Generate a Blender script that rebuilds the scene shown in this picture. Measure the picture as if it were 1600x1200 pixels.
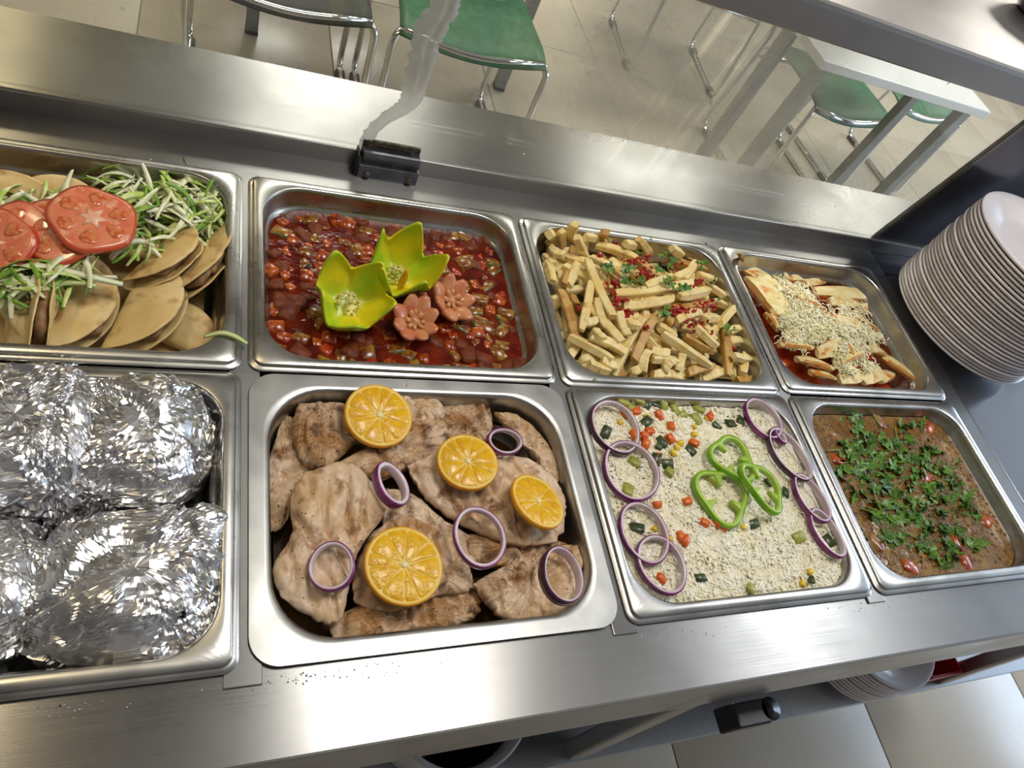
import bpy, bmesh, math, random
import numpy as np
from mathutils import Vector, Matrix, Euler, noise

random.seed(7)
rng = np.random.default_rng(7)
for o in list(bpy.data.objects):
    bpy.data.objects.remove(o)
scene = bpy.context.scene
COL = scene.collection
PI = math.pi

# ------------------------------------------------------------------ camera
FPX = 1091.6
CAM = np.array([-0.03972, -0.38703, 0.56982])
RC = np.array([[0.91289903, -0.19113648, 0.36066911],
               [0.03863368, -0.83916553, -0.54250221],
               [0.40635305, 0.50918371, -0.7586891]])      # rows: right, down, forward
cam_data = bpy.data.cameras.new('camera')
cam_data.sensor_width = 36.0
cam_data.lens = FPX / 1600 * 36.0
cam_data.clip_start = 0.02
cam = bpy.data.objects.new('camera', cam_data)
COL.objects.link(cam)
cam.matrix_world = Matrix((
    (RC[0, 0], -RC[1, 0], -RC[2, 0], CAM[0]),
    (RC[0, 1], -RC[1, 1], -RC[2, 1], CAM[1]),
    (RC[0, 2], -RC[1, 2], -RC[2, 2], CAM[2]),
    (0, 0, 0, 1)))
scene.camera = cam

# ------------------------------------------------------------------ world, lights, exposure
scene.view_settings.view_transform = 'Standard'
scene.view_settings.look = 'None'
scene.view_settings.gamma = 1.0
scene.view_settings.use_curve_mapping = False
scene.view_settings.exposure = 0.18
scene.cycles.max_bounces = 6
scene.cycles.diffuse_bounces = 3
scene.cycles.glossy_bounces = 4
scene.cycles.transmission_bounces = 4
scene.cycles.sample_clamp_indirect = 8.0
world = bpy.data.worlds.new('world')
scene.world = world
world.use_nodes = True
world.node_tree.nodes['Background'].inputs[0].default_value = (0.75, 0.86, 1.0, 1)
world.node_tree.nodes['Background'].inputs[1].default_value = 0.6


def area(name, loc, size, power, col, direction=(0, 0, -1)):
    d = bpy.data.lights.new(name, 'AREA')
    d.shape = 'RECTANGLE'
    d.size, d.size_y = size
    d.energy = power
    d.color = col
    o = bpy.data.objects.new(name, d)
    COL.objects.link(o)
    o.location = loc
    o.rotation_euler = Vector(direction).to_track_quat('-Z', 'Y').to_euler()
    return o


NEUT = (1.0, 0.965, 0.90)
WARM = (1.0, 0.80, 0.48)
# ceiling panels of the dining room and over the serving line
area('ceiling_panel_light', (0.62, 0.15, 1.86), (0.6, 0.6), 16, NEUT)
area('ceiling_panel_light', (2.35, 0.10, 1.86), (0.6, 0.6), 14, (0.95, 0.97, 1.0))
area('ceiling_panel_light', (0.55, 3.05, 1.86), (0.9, 0.6), 44, NEUT)
area('ceiling_panel_light', (2.6, 3.05, 1.86), (0.9, 0.6), 42, NEUT)
area('ceiling_panel_light', (0.55, 5.6, 1.86), (0.9, 0.6), 42, NEUT)
area('ceiling_panel_light', (4.6, 3.05, 1.86), (0.9, 0.6), 42, NEUT)
area('ceiling_spot_light', (-0.75, 0.30, 1.86), (0.3, 0.3), 6, WARM)
area('ceiling_spot_light', (-1.02, 3.1, 1.86), (0.3, 0.5), 12, WARM)
# daylight through the windows of the right wall
area('window_daylight', (5.9, 0.2, 0.55), (3.4, 1.5), 125, (0.58, 0.76, 1.0), (-1, 0, -0.1))


# ------------------------------------------------------------------ helpers
def P(u, v, z=0.0):
    d = RC.T @ np.array([(u - 800) / FPX, (v - 600) / FPX, 1.0])
    return CAM + d * (z - CAM[2]) / d[2]


def PY(u, v, y):
    d = RC.T @ np.array([(u - 800) / FPX, (v - 600) / FPX, 1.0])
    return CAM + d * (y - CAM[1]) / d[1]


def hit(u, v, f):
    z = 0.0
    for _ in range(14):
        q = P(u, v, z)
        z = 0.4 * z + 0.6 * f(q[0], q[1])
    q = P(u, v, z)
    return Vector((q[0], q[1], f(q[0], q[1])))


def tag(o, label, cat, group=None, kind=None):
    o['label'] = label
    o['category'] = cat
    if group:
        o['group'] = group
    if kind:
        o['kind'] = kind
    return o


def thing(name, label, cat, loc=(0, 0, 0), rot=(0, 0, 0), group=None):
    o = bpy.data.objects.new(name, None)
    COL.objects.link(o)
    o.empty_display_size = 0.05
    o.location = loc
    o.rotation_euler = rot
    return tag(o, label, cat, group)


def mesh(name, verts, faces, mats, smooth=True, midx=None):
    me = bpy.data.meshes.new(name)
    me.from_pydata([tuple(map(float, v)) for v in verts], [], faces)
    if not isinstance(mats, (list, tuple)):
        mats = [mats]
    for m in mats:
        me.materials.append(m)
    if midx is not None:
        me.polygons.foreach_set('material_index', midx)
    if smooth:
        me.polygons.foreach_set('use_smooth', [True] * len(me.polygons))
    me.update()
    return me


def put(name, me, parent=None, loc=(0, 0, 0), rot=(0, 0, 0), scale=(1, 1, 1)):
    o = bpy.data.objects.new(name, me)
    COL.objects.link(o)
    o.location = loc
    o.rotation_euler = rot
    o.scale = scale
    if parent:
        o.parent = parent
    return o


def obj(name, vf, mat, parent=None, loc=(0, 0, 0), rot=(0, 0, 0), smooth=True, midx=None):
    return put(name, mesh(name, vf[0], vf[1], mat, smooth, midx), parent, loc, rot)


def struct(o):
    o['kind'] = 'structure'
    return o


def box(x0, x1, y0, y1, z0, z1, b=0.0):
    bm = bmesh.new()
    bmesh.ops.create_cube(bm, size=1)
    for v in bm.verts:
        v.co = ((x0 + x1) / 2 + v.co.x * (x1 - x0), (y0 + y1) / 2 + v.co.y * (y1 - y0), (z0 + z1) / 2 + v.co.z * (z1 - z0))
    if b:
        bmesh.ops.bevel(bm, geom=bm.edges[:], offset=b, segments=2, affect='EDGES', profile=0.6)
    bm.verts.index_update()
    r = ([v.co.copy() for v in bm.verts], [[v.index for v in f.verts] for f in bm.faces])
    bm.free()
    return r


def join(parts):
    vs, fs = [], []
    for v, f in parts:
        n = len(vs)
        vs += [tuple(p) for p in v]
        fs += [[i + n for i in q] for q in f]
    return vs, fs


def xf(vf, m):
    return [m @ Vector(v) for v in vf[0]], vf[1]


def tube(pts, r, seg=8, cap=True):
    pts = [Vector(p) for p in pts]
    n = len(pts)
    rad = r if hasattr(r, '__len__') else [r] * n
    vs, fs = [], []
    up = None
    for i, p in enumerate(pts):
        t = (pts[min(i + 1, n - 1)] - pts[max(i - 1, 0)]).normalized()
        if up is None:
            up = t.orthogonal().normalized()
        up = (up - t * up.dot(t))
        up = up.normalized() if up.length > 1e-6 else t.orthogonal().normalized()
        w = t.cross(up)
        for k in range(seg):
            a = 2 * PI * k / seg
            vs.append(p + (up * math.cos(a) + w * math.sin(a)) * rad[i])
    for i in range(n - 1):
        for k in range(seg):
            k2 = (k + 1) % seg
            fs.append([i * seg + k, i * seg + k2, (i + 1) * seg + k2, (i + 1) * seg + k])
    if cap:
        fs.append(list(range(seg))[::-1])
        fs.append([(n - 1) * seg + k for k in range(seg)])
    return vs, fs


def smooth_path(pts, rad=0.05, n=5):
    """polyline with rounded corners"""
    pts = [Vector(p) for p in pts]
    out = [pts[0]]
    for i in range(1, len(pts) - 1):
        a, b, c = pts[i - 1], pts[i], pts[i + 1]
        d1, d2 = (a - b), (c - b)
        r = min(rad, d1.length * .45, d2.length * .45)
        p1, p2 = b + d1.normalized() * r, b + d2.normalized() * r
        for k in range(n + 1):
            t = k / n
            out.append(p1 * (1 - t) ** 2 + b * 2 * t * (1 - t) + p2 * t * t)
    out.append(pts[-1])
    return out


def spline(pts, n=6):
    pts = [Vector(p) for p in pts]
    out = []
    for i in range(len(pts) - 1):
        p0, p1, p2, p3 = pts[max(i - 1, 0)], pts[i], pts[i + 1], pts[min(i + 2, len(pts) - 1)]
        for k in range(n):
            t = k / n
            out.append(0.5 * ((2 * p1) + (p2 - p0) * t + (2 * p0 - 5 * p1 + 4 * p2 - p3) * t * t + (3 * p1 - p0 - 3 * p2 + p3) * t ** 3))
    out.append(pts[-1])
    return out


def rrect(x0, x1, y0, y1, r, seg=8):
    pts = []
    for cx, cy, a0 in ((x1 - r, y0 + r, -PI / 2), (x1 - r, y1 - r, 0), (x0 + r, y1 - r, PI / 2), (x0 + r, y0 + r, PI)):
        for k in range(seg + 1):
            a = a0 + PI / 2 * k / seg
            pts.append((cx + r * math.cos(a), cy + r * math.sin(a)))
    return pts


def loft(loops, cap_end=True, cap_start=False):
    n = len(loops[0])
    vs = [v for l in loops for v in l]
    fs = []
    for i in range(len(loops) - 1):
        for k in range(n):
            k2 = (k + 1) % n
            fs.append([i * n + k, i * n + k2, (i + 1) * n + k2, (i + 1) * n + k])
    if cap_end:
        fs.append([(len(loops) - 1) * n + k for k in range(n)])
    if cap_start:
        fs.append(list(range(n))[::-1])
    return vs, fs


def lathe(prof, seg=48, wave=None):
    loops = []
    for r, z in prof:
        loops.append([((r * (wave(2 * PI * k / seg) if wave else 1)) * math.cos(2 * PI * k / seg), (r * (wave(2 * PI * k / seg) if wave else 1)) * math.sin(2 * PI * k / seg), z) for k in range(seg)])
    return loft(loops, cap_end=True)


def nz(x, y, z=0.0):
    return noise.noise(Vector((x, y, z)))


def fbm(x, y, z=0.0, o=3):
    return noise.fractal(Vector((x, y, z)), 0.9, 2.0, o)


# ------------------------------------------------------------------ materials
MATS = {}


def M(name, c1, c2=None, scale=30.0, rough=0.5, metal=0.0, bump=0.0, bscale=None, lo=0.4, hi=0.6, sss=0.0, spec=0.5,
      c3=None, scale3=None, lo3=0.6, hi3=0.7, stretch=(1, 1, 1), coat=0.0, detail=4.0, trans=0.0, rough2=None, rnd=0.0):
    if name in MATS:
        return MATS[name]
    m = bpy.data.materials.new(name)
    m.use_nodes = True
    nt = m.node_tree
    L = nt.links.new
    b = nt.nodes['Principled BSDF']
    b.inputs['Roughness'].default_value = rough
    b.inputs['Metallic'].default_value = metal
    b.inputs['Specular IOR Level'].default_value = spec
    b.inputs['Base Color'].default_value = (*c1, 1)
    if coat:
        b.inputs['Coat Weight'].default_value = coat
        b.inputs['Coat Roughness'].default_value = 0.08
    if trans:
        b.inputs['Transmission Weight'].default_value = trans
    if sss > 0.18:
        b.inputs['Subsurface Weight'].default_value = sss
        b.inputs['Subsurface Radius'].default_value = (0.006, 0.004, 0.002)
        b.inputs['Subsurface Scale'].default_value = 0.6
    if c2 or bump or rough2 is not None:
        tc = nt.nodes.new('ShaderNodeTexCoord')
        mp = nt.nodes.new('ShaderNodeMapping')
        mp.inputs['Scale'].default_value = stretch
        L(tc.outputs['Object'], mp.inputs['Vector'])
        vec = mp.outputs[0]
        if rnd:
            oi = nt.nodes.new('ShaderNodeObjectInfo')
            ad = nt.nodes.new('ShaderNodeVectorMath')
            ad.operation = 'ADD'
            cx = nt.nodes.new('ShaderNodeMath')
            cx.operation = 'MULTIPLY'
            cx.inputs[1].default_value = rnd
            L(oi.outputs['Random'], cx.inputs[0])
            L(vec, ad.inputs[0])
            L(cx.outputs[0], ad.inputs[1])
            vec = ad.outputs[0]

        def nse(sc, dt=detail):
            n = nt.nodes.new('ShaderNodeTexNoise')
            n.inputs['Scale'].default_value = sc
            n.inputs['Detail'].default_value = dt
            L(vec, n.inputs['Vector'])
            return n
        if c2:
            n = nse(scale)
            r = nt.nodes.new('ShaderNodeMapRange')
            r.inputs[1].default_value = lo
            r.inputs[2].default_value = hi
            L(n.outputs[0], r.inputs[0])
            mx = nt.nodes.new('ShaderNodeMix')
            mx.data_type = 'RGBA'
            mx.inputs[6].default_value = (*c1, 1)
            mx.inputs[7].default_value = (*c2, 1)
            L(r.outputs[0], mx.inputs[0])
            out = mx.outputs[2]
            if c3:
                n3 = nse(scale3 or scale * 2.3)
                r3 = nt.nodes.new('ShaderNodeMapRange')
                r3.inputs[1].default_value = lo3
                r3.inputs[2].default_value = hi3
                L(n3.outputs[0], r3.inputs[0])
                m3 = nt.nodes.new('ShaderNodeMix')
                m3.data_type = 'RGBA'
                m3.inputs[7].default_value = (*c3, 1)
                L(r3.outputs[0], m3.inputs[0])
                L(out, m3.inputs[6])
                out = m3.outputs[2]
            L(out, b.inputs['Base Color'])
        if rough2 is not None:
            nr = nse(bscale or scale)
            rr = nt.nodes.new('ShaderNodeMapRange')
            rr.inputs[1].default_value = 0.35
            rr.inputs[2].default_value = 0.65
            rr.inputs[3].default_value = rough
            rr.inputs[4].default_value = rough2
            L(nr.outputs[0], rr.inputs[0])
            L(rr.outputs[0], b.inputs['Roughness'])
        if bump:
            nb = nse(bscale or scale)
            bp = nt.nodes.new('ShaderNodeBump')
            bp.inputs['Strength'].default_value = bump
            bp.inputs['Distance'].default_value = 0.002
            L(nb.outputs[0], bp.inputs['Height'])
            L(bp.outputs[0], b.inputs['Normal'])
    MATS[name] = m
    return m


def brushed(name, col, rough, aniso, tangent, rough2=None):
    m = M(name, col, tuple(c * 0.86 for c in col), scale=9, rough=rough, metal=1.0, stretch=(1, 1, 1), lo=0.3, hi=0.75)
    nt = m.node_tree
    b = nt.nodes['Principled BSDF']
    b.inputs['Anisotropic'].default_value = aniso
    c = nt.nodes.new('ShaderNodeCombineXYZ')
    for i in range(3):
        c.inputs[i].default_value = tangent[i]
    nt.links.new(c.outputs[0], b.inputs['Tangent'])
    # brushing lines
    tc = nt.nodes.new('ShaderNodeTexCoord')
    mp = nt.nodes.new('ShaderNodeMapping')
    mp.inputs['Scale'].default_value = (6, 700, 700)
    nt.links.new(tc.outputs['Object'], mp.inputs['Vector'])
    n = nt.nodes.new('ShaderNodeTexNoise')
    n.inputs['Scale'].default_value = 1.0
    n.inputs['Detail'].default_value = 3
    nt.links.new(mp.outputs[0], n.inputs['Vector'])
    n2 = nt.nodes.new('ShaderNodeTexNoise')
    n2.inputs['Scale'].default_value = 5.0
    n2.inputs['Detail'].default_value = 5
    nt.links.new(tc.outputs['Object'], n2.inputs['Vector'])
    ad = nt.nodes.new('ShaderNodeMath')
    ad.operation = 'MULTIPLY_ADD'
    ad.inputs[1].default_value = 0.10
    nt.links.new(n.outputs[0], ad.inputs[0])
    mr = nt.nodes.new('ShaderNodeMapRange')
    mr.inputs[1].default_value = 0.3
    mr.inputs[2].default_value = 0.7
    mr.inputs[3].default_value = rough - 0.05
    mr.inputs[4].default_value = rough + 0.09
    nt.links.new(n2.outputs[0], mr.inputs[0])
    nt.links.new(mr.outputs[0], ad.inputs[2])
    nt.links.new(ad.outputs[0], b.inputs['Roughness'])
    return m


STEEL = brushed('brushed_steel', (0.37, 0.365, 0.357), 0.27, 0.75, (0, 1, 0))
STEELV = brushed('brushed_steel_upright', (0.42, 0.41, 0.40), 0.28, 0.6, (0, 0, 1))
PAN = M('pan_steel', (0.50, 0.495, 0.475), (0.42, 0.415, 0.40), 14, rough=0.24, metal=1.0, rough2=0.34, bscale=20)
PANFLAT = M('pan_steel_worn', (0.44, 0.44, 0.43), (0.37, 0.37, 0.36), 22, rough=0.32, metal=1.0, rough2=0.42, bscale=30)
PANSTAIN = M('pan_steel_stained', (0.50, 0.495, 0.475), (0.42, 0.41, 0.38), 14, rough=0.24, metal=1.0, rough2=0.34, bscale=20,
             c3=(0.30, 0.12, 0.035), scale3=34, lo3=0.66, hi3=0.74)
DARKSTEEL = M('dark_polished_panel', (0.050, 0.050, 0.062), (0.075, 0.075, 0.09), 3, rough=0.16, metal=0.6, rough2=0.28)
CHROME = M('chrome_tube', (0.75, 0.75, 0.74), rough=0.12, metal=1.0)
GREYBAR = M('grey_table_leg', (0.32, 0.32, 0.31), (0.27, 0.27, 0.265), 12, rough=0.42, metal=0.5)
TANKDARK = M('tank_dark', (0.06, 0.055, 0.05), (0.09, 0.08, 0.07), 20, rough=0.5, metal=0.6)
BLACKPL = M('black_plastic', (0.012, 0.012, 0.014), rough=0.22, bump=0.02, bscale=40)
RUBBER = M('black_rubber', (0.02, 0.02, 0.02), (0.035, 0.035, 0.035), 50, rough=0.6)
CLAMP = M('grey_anodised_clamp', (0.12, 0.12, 0.145), (0.17, 0.17, 0.2), 60, rough=0.35, metal=0.9)
GRIME = M('brown_grime', (0.06, 0.045, 0.03), (0.16, 0.13, 0.09), 120, rough=0.6, bump=0.3, bscale=300)
WHITEPL = M('white_melamine', (0.76, 0.70, 0.72), (0.72, 0.67, 0.69), 10, rough=0.2, spec=0.5)
TABLETOP = M('white_table_laminate', (0.86, 0.86, 0.85), (0.82, 0.82, 0.82), 6, rough=0.3)
GREEN = M('green_seat_fabric', (0.014, 0.105, 0.040), (0.022, 0.14, 0.055), 40, rough=0.5, bump=0.1, bscale=200)
DGREEN = M('dark_seat_fabric', (0.02, 0.022, 0.022), (0.03, 0.032, 0.03), 40, rough=0.6)
TILE = M('beige_floor_tile', (0.47, 0.41, 0.325), (0.43, 0.375, 0.295), 2.2, rough=0.26, rough2=0.36, rnd=30.0)
GROUT = M('floor_grout', (0.22, 0.19, 0.16), (0.26, 0.23, 0.2), 30, rough=0.8)
WALL = M('cream_wall', (0.62, 0.59, 0.54), (0.58, 0.55, 0.5), 2, rough=0.7)
DWALL = M('kitchen_wall', (0.34, 0.32, 0.31), (0.30, 0.29, 0.28), 2, rough=0.7)
CEIL = M('ceiling_board', (0.52, 0.51, 0.49), (0.48, 0.47, 0.45), 3, rough=0.8)



def two_way(o_):
    """brushed sheet: the grain on upright faces runs the other way"""
    me = o_.data
    if me.materials[0] in (STEEL, STEELV):
        me.materials.clear()
        me.materials.append(STEEL)
        me.materials.append(STEELV)
        for p_ in me.polygons:
            p_.material_index = 0 if abs(p_.normal.z) > .7 else 1
    return o_


# ------------------------------------------------------------------ room
FZ = -0.90
RX0, RX1, RY0, RY1, RZ1 = -3.4, 6.0, -1.9, 7.2, 1.90
fl = struct(obj('floor', box(RX0, RX1, RY0, RY1, FZ - 0.06, FZ - 0.004), GROUT, smooth=False))
tile_me = mesh('tile', *box(-0.2982, 0.2982, -0.2982, 0.2982, -0.008, 0, 0.0015), TILE)
for i in range(-5, 9):
    for j in range(-4, 12):
        cx, cy = 0.937 + 0.6 * i + 0.3, -0.61 + 0.6 * j + 0.3
        if cx - .3 > RX0 and cx + .3 < RX1 and cy - .3 > RY0 and cy + .3 < RY1:
            if j < -1 and i < -1:
                continue
            put('tile', tile_me, fl, (cx, cy, FZ))
struct(obj('ceiling', box(RX0, RX1, RY0, RY1, RZ1, RZ1 + 0.08), CEIL, smooth=False))
struct(obj('wall_back', box(RX0, RX1, RY1, RY1 + 0.1, FZ, RZ1), WALL, smooth=False))
struct(obj('wall_left', box(RX0 - 0.1, RX0, RY0, RY1, FZ, RZ1), WALL, smooth=False))
struct(obj('wall_front', box(RX0, RX1, RY0 - 0.1, RY0, FZ, RZ1), DWALL, smooth=False))
wr = [box(RX1, RX1 + .1, RY0, -1.5, FZ, RZ1), box(RX1, RX1 + .1, 1.9, RY1, FZ, RZ1), box(RX1, RX1 + .1, -1.5, 1.9, FZ, -0.2), box(RX1, RX1 + .1, -1.5, 1.9, 1.3, RZ1)]
struct(obj('wall_right', join(wr), WALL, smooth=False))
wf = [box(RX1 + .02, RX1 + .07, -1.5 + i * 1.1333 - .025, -1.5 + i * 1.1333 + .025, -.2, 1.3) for i in range(4)]
struct(obj('window_1', join(wf), WHITEPL, smooth=False))

# ------------------------------------------------------------------ serving counter
PW, PD, PITCH = 0.325, 0.264, 0.3314
DZ = -0.0088           # deck top
FRONT, STEP, LEDGE_T, LEDGE_B = -0.328, 0.317, 0.0145, 0.457
XL, XR, XS, XE = -0.75, 1.0265, 1.0285, 1.75
ct = thing('serving_counter', 'long brushed stainless steel serving counter holding the food pans', 'counter', (0.3, 0, FZ))
W0 = Vector((0.3, 0, FZ))


def cpart(name, vf, mat, smooth=False, parent=None):
    o_ = obj(name, ([Vector(v) - W0 for v in vf[0]], vf[1]), mat, parent or ct, smooth=smooth)
    return two_way(o_)


cpart('front_deck', box(XL, XE, FRONT, -0.2555, DZ - 0.02, DZ, 0.002), STEEL)
cpart('rear_deck', box(XL, XR, 0.256, STEP + 0.002, DZ - 0.02, DZ, 0.001), STEEL)
SIDE = M('side_deck_steel', (0.27, 0.27, 0.285), (0.22, 0.22, 0.235), 8, rough=0.17, metal=1.0, rough2=0.26)
cpart('side_deck', box(XS, XE, -0.2545, 0.262, DZ - 0.02, DZ - 0.0005, 0.001), SIDE)
cpart('side_rear_deck', box(XR + .0005, XE, 0.2635, STEP - .001, DZ - 0.02, DZ, 0.001), SIDE)
for k in range(4):      # strips of deck either side of each well
    x0 = (k - 1) * PITCH
    cpart('well_tank', loft([[(x, y, DZ - 0.02) for x, y in rrect(x0 + .006, x0 + PW - .006, -.258, .259, .03)],
                             [(x, y, -0.2) for x, y in rrect(x0 + .006, x0 + PW - .006, -.258, .259, .03)]]), TANKDARK)
for k in range(5):
    xc = (k - 1) * PITCH - (PITCH - PW) / 2
    cpart('well_rib', box(xc - .0095, xc + (.0095 if k < 4 else .0385), -.2555, .256, DZ - 0.02, DZ - 0.001, 0.001), STEEL)
# rolled front lip and the panel under it
lip = [(FRONT + .004, DZ), (FRONT + .001, DZ - .0008), (FRONT - .0008, DZ - .003), (FRONT - .001, DZ - .006), (FRONT - .001, -0.044), (FRONT + .004, -.046), (FRONT + .004, DZ - .008)]
cpart('front_lip', ([(x, y, z) for x in (XL, XE) for y, z in lip], [[i, (i + 1) % 7, 7 + (i + 1) % 7, 7 + i] for i in range(7)] + [list(range(7))[::-1], list(range(7, 14))]), STEELV)
cpart('front_panel', box(XL, 0.4655, FRONT + .0025, FRONT + .012, -.205, -.044), STEELV)
cpart('front_panel', box(0.467, 0.70, FRONT + .0025, FRONT + .012, -.205, -.044), STEELV)
cpart('front_panel', box(0.7015, 1.165, FRONT + .0025, FRONT + .012, -.205, -.044), STEELV)
cpart('front_panel', box(1.1665, XE, FRONT + .0025, FRONT + .012, -.205, -.044), STEELV)
cpart('rear_panel', box(XL, XE, .30, .312, -.205, -.02), STEELV)
cpart('belly_panel', box(XL, XE, FRONT + .012, .30, -.21, -.204), TANKDARK)
# raised customer ledge with its vertical step
lp = [(STEP, DZ - .01), (STEP, LEDGE_T - .0025), (STEP + .0006, LEDGE_T - .0007), (STEP + .0025, LEDGE_T), (LEDGE_B - .002, LEDGE_T - .001), (LEDGE_B, LEDGE_T - .004), (LEDGE_B, -.03), (LEDGE_B - .004, -.03), (LEDGE_B - .004, LEDGE_T - .006), (STEP + .004, LEDGE_T - .006), (STEP + .004, DZ - .01)]
n = len(lp)
cpart('customer_ledge', ([(x, y, z) for x in (XL, XE) for y, z in lp], [[i, (i + 1) % n, n + (i + 1) % n, n + i] for i in range(n)] + [list(range(n))[::-1], list(range(n, 2 * n))]), STEEL)
# legs and undershelf
SH = -0.55
for lx in (-.6, .527, 1.403):          # raked front struts down to the undershelf
    cpart('front_strut', loft([[(x, y, -.205) for x, y in rrect(lx - .018, lx + .018, -.324, -.296, .005, 3)],
                               [(x, y - .018, SH - .001) for x, y in rrect(lx - .018, lx + .018, -.324, -.296, .005, 3)]], cap_start=True), STEELV)
for lx in (-.6, .527, 1.403):
    for ly in (-.22, .26):
        lg = cpart('leg', loft([[(x, y, z_) for x, y in rrect(lx - .018, lx + .018, ly - .018, ly + .018, .005, 3)] for z_ in (-.208, FZ + .03)], cap_start=True), STEELV)
        fv = lathe([(.017, FZ), (.02, FZ + .004), (.016, FZ + .03)], 16)
        obj('foot', ([Vector(v) + Vector((lx, ly, 0)) - W0 for v in fv[0]], fv[1]), RUBBER, lg)
SHELF = M('undershelf_steel', (0.50, 0.51, 0.53), (0.42, 0.43, 0.45), 6, rough=0.22, metal=1.0, rough2=0.34)
cpart('undershelf', box(XL, XE, -.347, .26, SH - .018, SH, 0.002), SHELF)

# dividing bars laid across the wells
for k, wd in ((0, 'between the foil parcel pan and the chicken pan'), (1, 'between the chicken pan and the rice pan'), (2, 'between the rice pan and the lentil pan')):
    xc = k * PITCH - (PITCH - PW) / 2
    vf = box(-.0135, .0135, -.2725 - (.003 if k == 0 else 0), .272, 0, .0022, .0008)
    tag(obj('divider_bar', vf, STEEL, loc=(xc, 0, DZ), smooth=False), 'thin steel divider bar ' + wd, 'divider bar', 'divider bars across the wells')


# ------------------------------------------------------------------ food pans
def pan(name, col, row, label, flat=False, depth=0.09, mat=PAN, dz=0.0, dx=0.0, dy=0.0, rin=0.047):
    x0 = (col - 1) * PITCH + dx
    x1 = x0 + PW
    y0 = (0.0015 if row == 0 else -0.2655) + dy
    y1 = y0 + PD
    cx, cy = (x0 + x1) / 2, (y0 + y1) / 2
    if flat:
        prof = [(0, .024, -.0012), (0.0004, .024, 0), (.012, .05, 0), (.0150, .055, -.0002), (.0165, .054, -.0014), (.0180, .053, -.005),
                (.0195, .052, -.03), (.023, .05, -depth + .014), (.029, .045, -depth + .004), (.040, .036, -depth), (.06, .02, -depth)]
    else:
        prof = [(0, .0125, -.0062), (-.0004, .0125, -.0050), (.0003, .0122, -.0041), (.0030, .0105, -.0040), (.0042, .0098, -.0034), (.0046, .0095, -.0008), (.0056, .009, 0),
                (.0125, rin + .002, 0), (.0138, rin, -.0004), (.0150, rin - .001, -.0022), (.0160, rin - .002, -.006), (.0175, rin - .003, -.022), (.0195, rin - .004, -.0245),
                (.0225, rin - .006, -.0265), (.0235, rin - .007, -.032), (.029, rin - .01, -depth + .012), (.034, rin - .013, -depth + .003), (.044, rin - .02, -depth), (.06, .02, -depth)]
    loops = [[(x - cx, y - cy, z) for x, y in rrect(x0 + o, x1 - o, y0 + o, y1 - o, r, 9)] for o, r, z in prof]
    o = obj(name, loft(loops), mat, loc=(cx, cy, dz))
    m = o.modifiers.new('w', 'EDGE_SPLIT')
    m.split_angle = math.radians(50)
    tag(o, label, 'food pan', 'steel food pans in the counter wells')
    o['_r'] = 0
    del o['_r']
    return x0, x1, y0, y1


TAC = pan('food_pan', 0, 0, 'steel food pan holding folded tacos, lettuce and tomato slices', depth=.095)
FOI = pan('food_pan', 0, 1, 'deep steel food pan holding the foil parcels', depth=.12, rin=.042)
STW = pan('food_pan', 1, 0, 'stained steel food pan filled with red vegetable stew', depth=.09, mat=PANSTAIN)
CHK = pan('food_pan', 1, 1, 'wide-flanged steel food pan holding grilled chicken and orange slices', flat=True, depth=.08, dz=-.0035, mat=PANFLAT)
FRI = pan('food_pan', 2, 0, 'steel food pan heaped with french fries', depth=.08, dy=-.002)
RIC = pan('food_pan', 2, 1, 'steel food pan filled with rice and onion rings', depth=.08, dx=.001)
CHE = pan('food_pan', 3, 0, 'steel food pan of potato wedges under grated cheese', depth=.075, dy=.001)
LEN = pan('food_pan', 3, 1, 'steel food pan of brown lentils under chopped cilantro', depth=.08, dx=.001)



def where(pn, x, y):
    i_ = min(2, max(0, int(3 * (x - pn[0]) / (pn[1] - pn[0]))))
    j_ = min(2, max(0, int(3 * (y - pn[2]) / (pn[3] - pn[2]))))
    return (('at the front left', 'at the front', 'at the front right'), ('at the left', 'in the middle', 'at the right'), ('at the back left', 'at the back', 'at the back right'))[j_][i_]


# ------------------------------------------------------------------ sneeze guard: glass, clamp, silicone, dark end panel, overshelf
GY0, GS = 0.3262, 0.12           # glass plane  y = GY0 - GS*z


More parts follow.
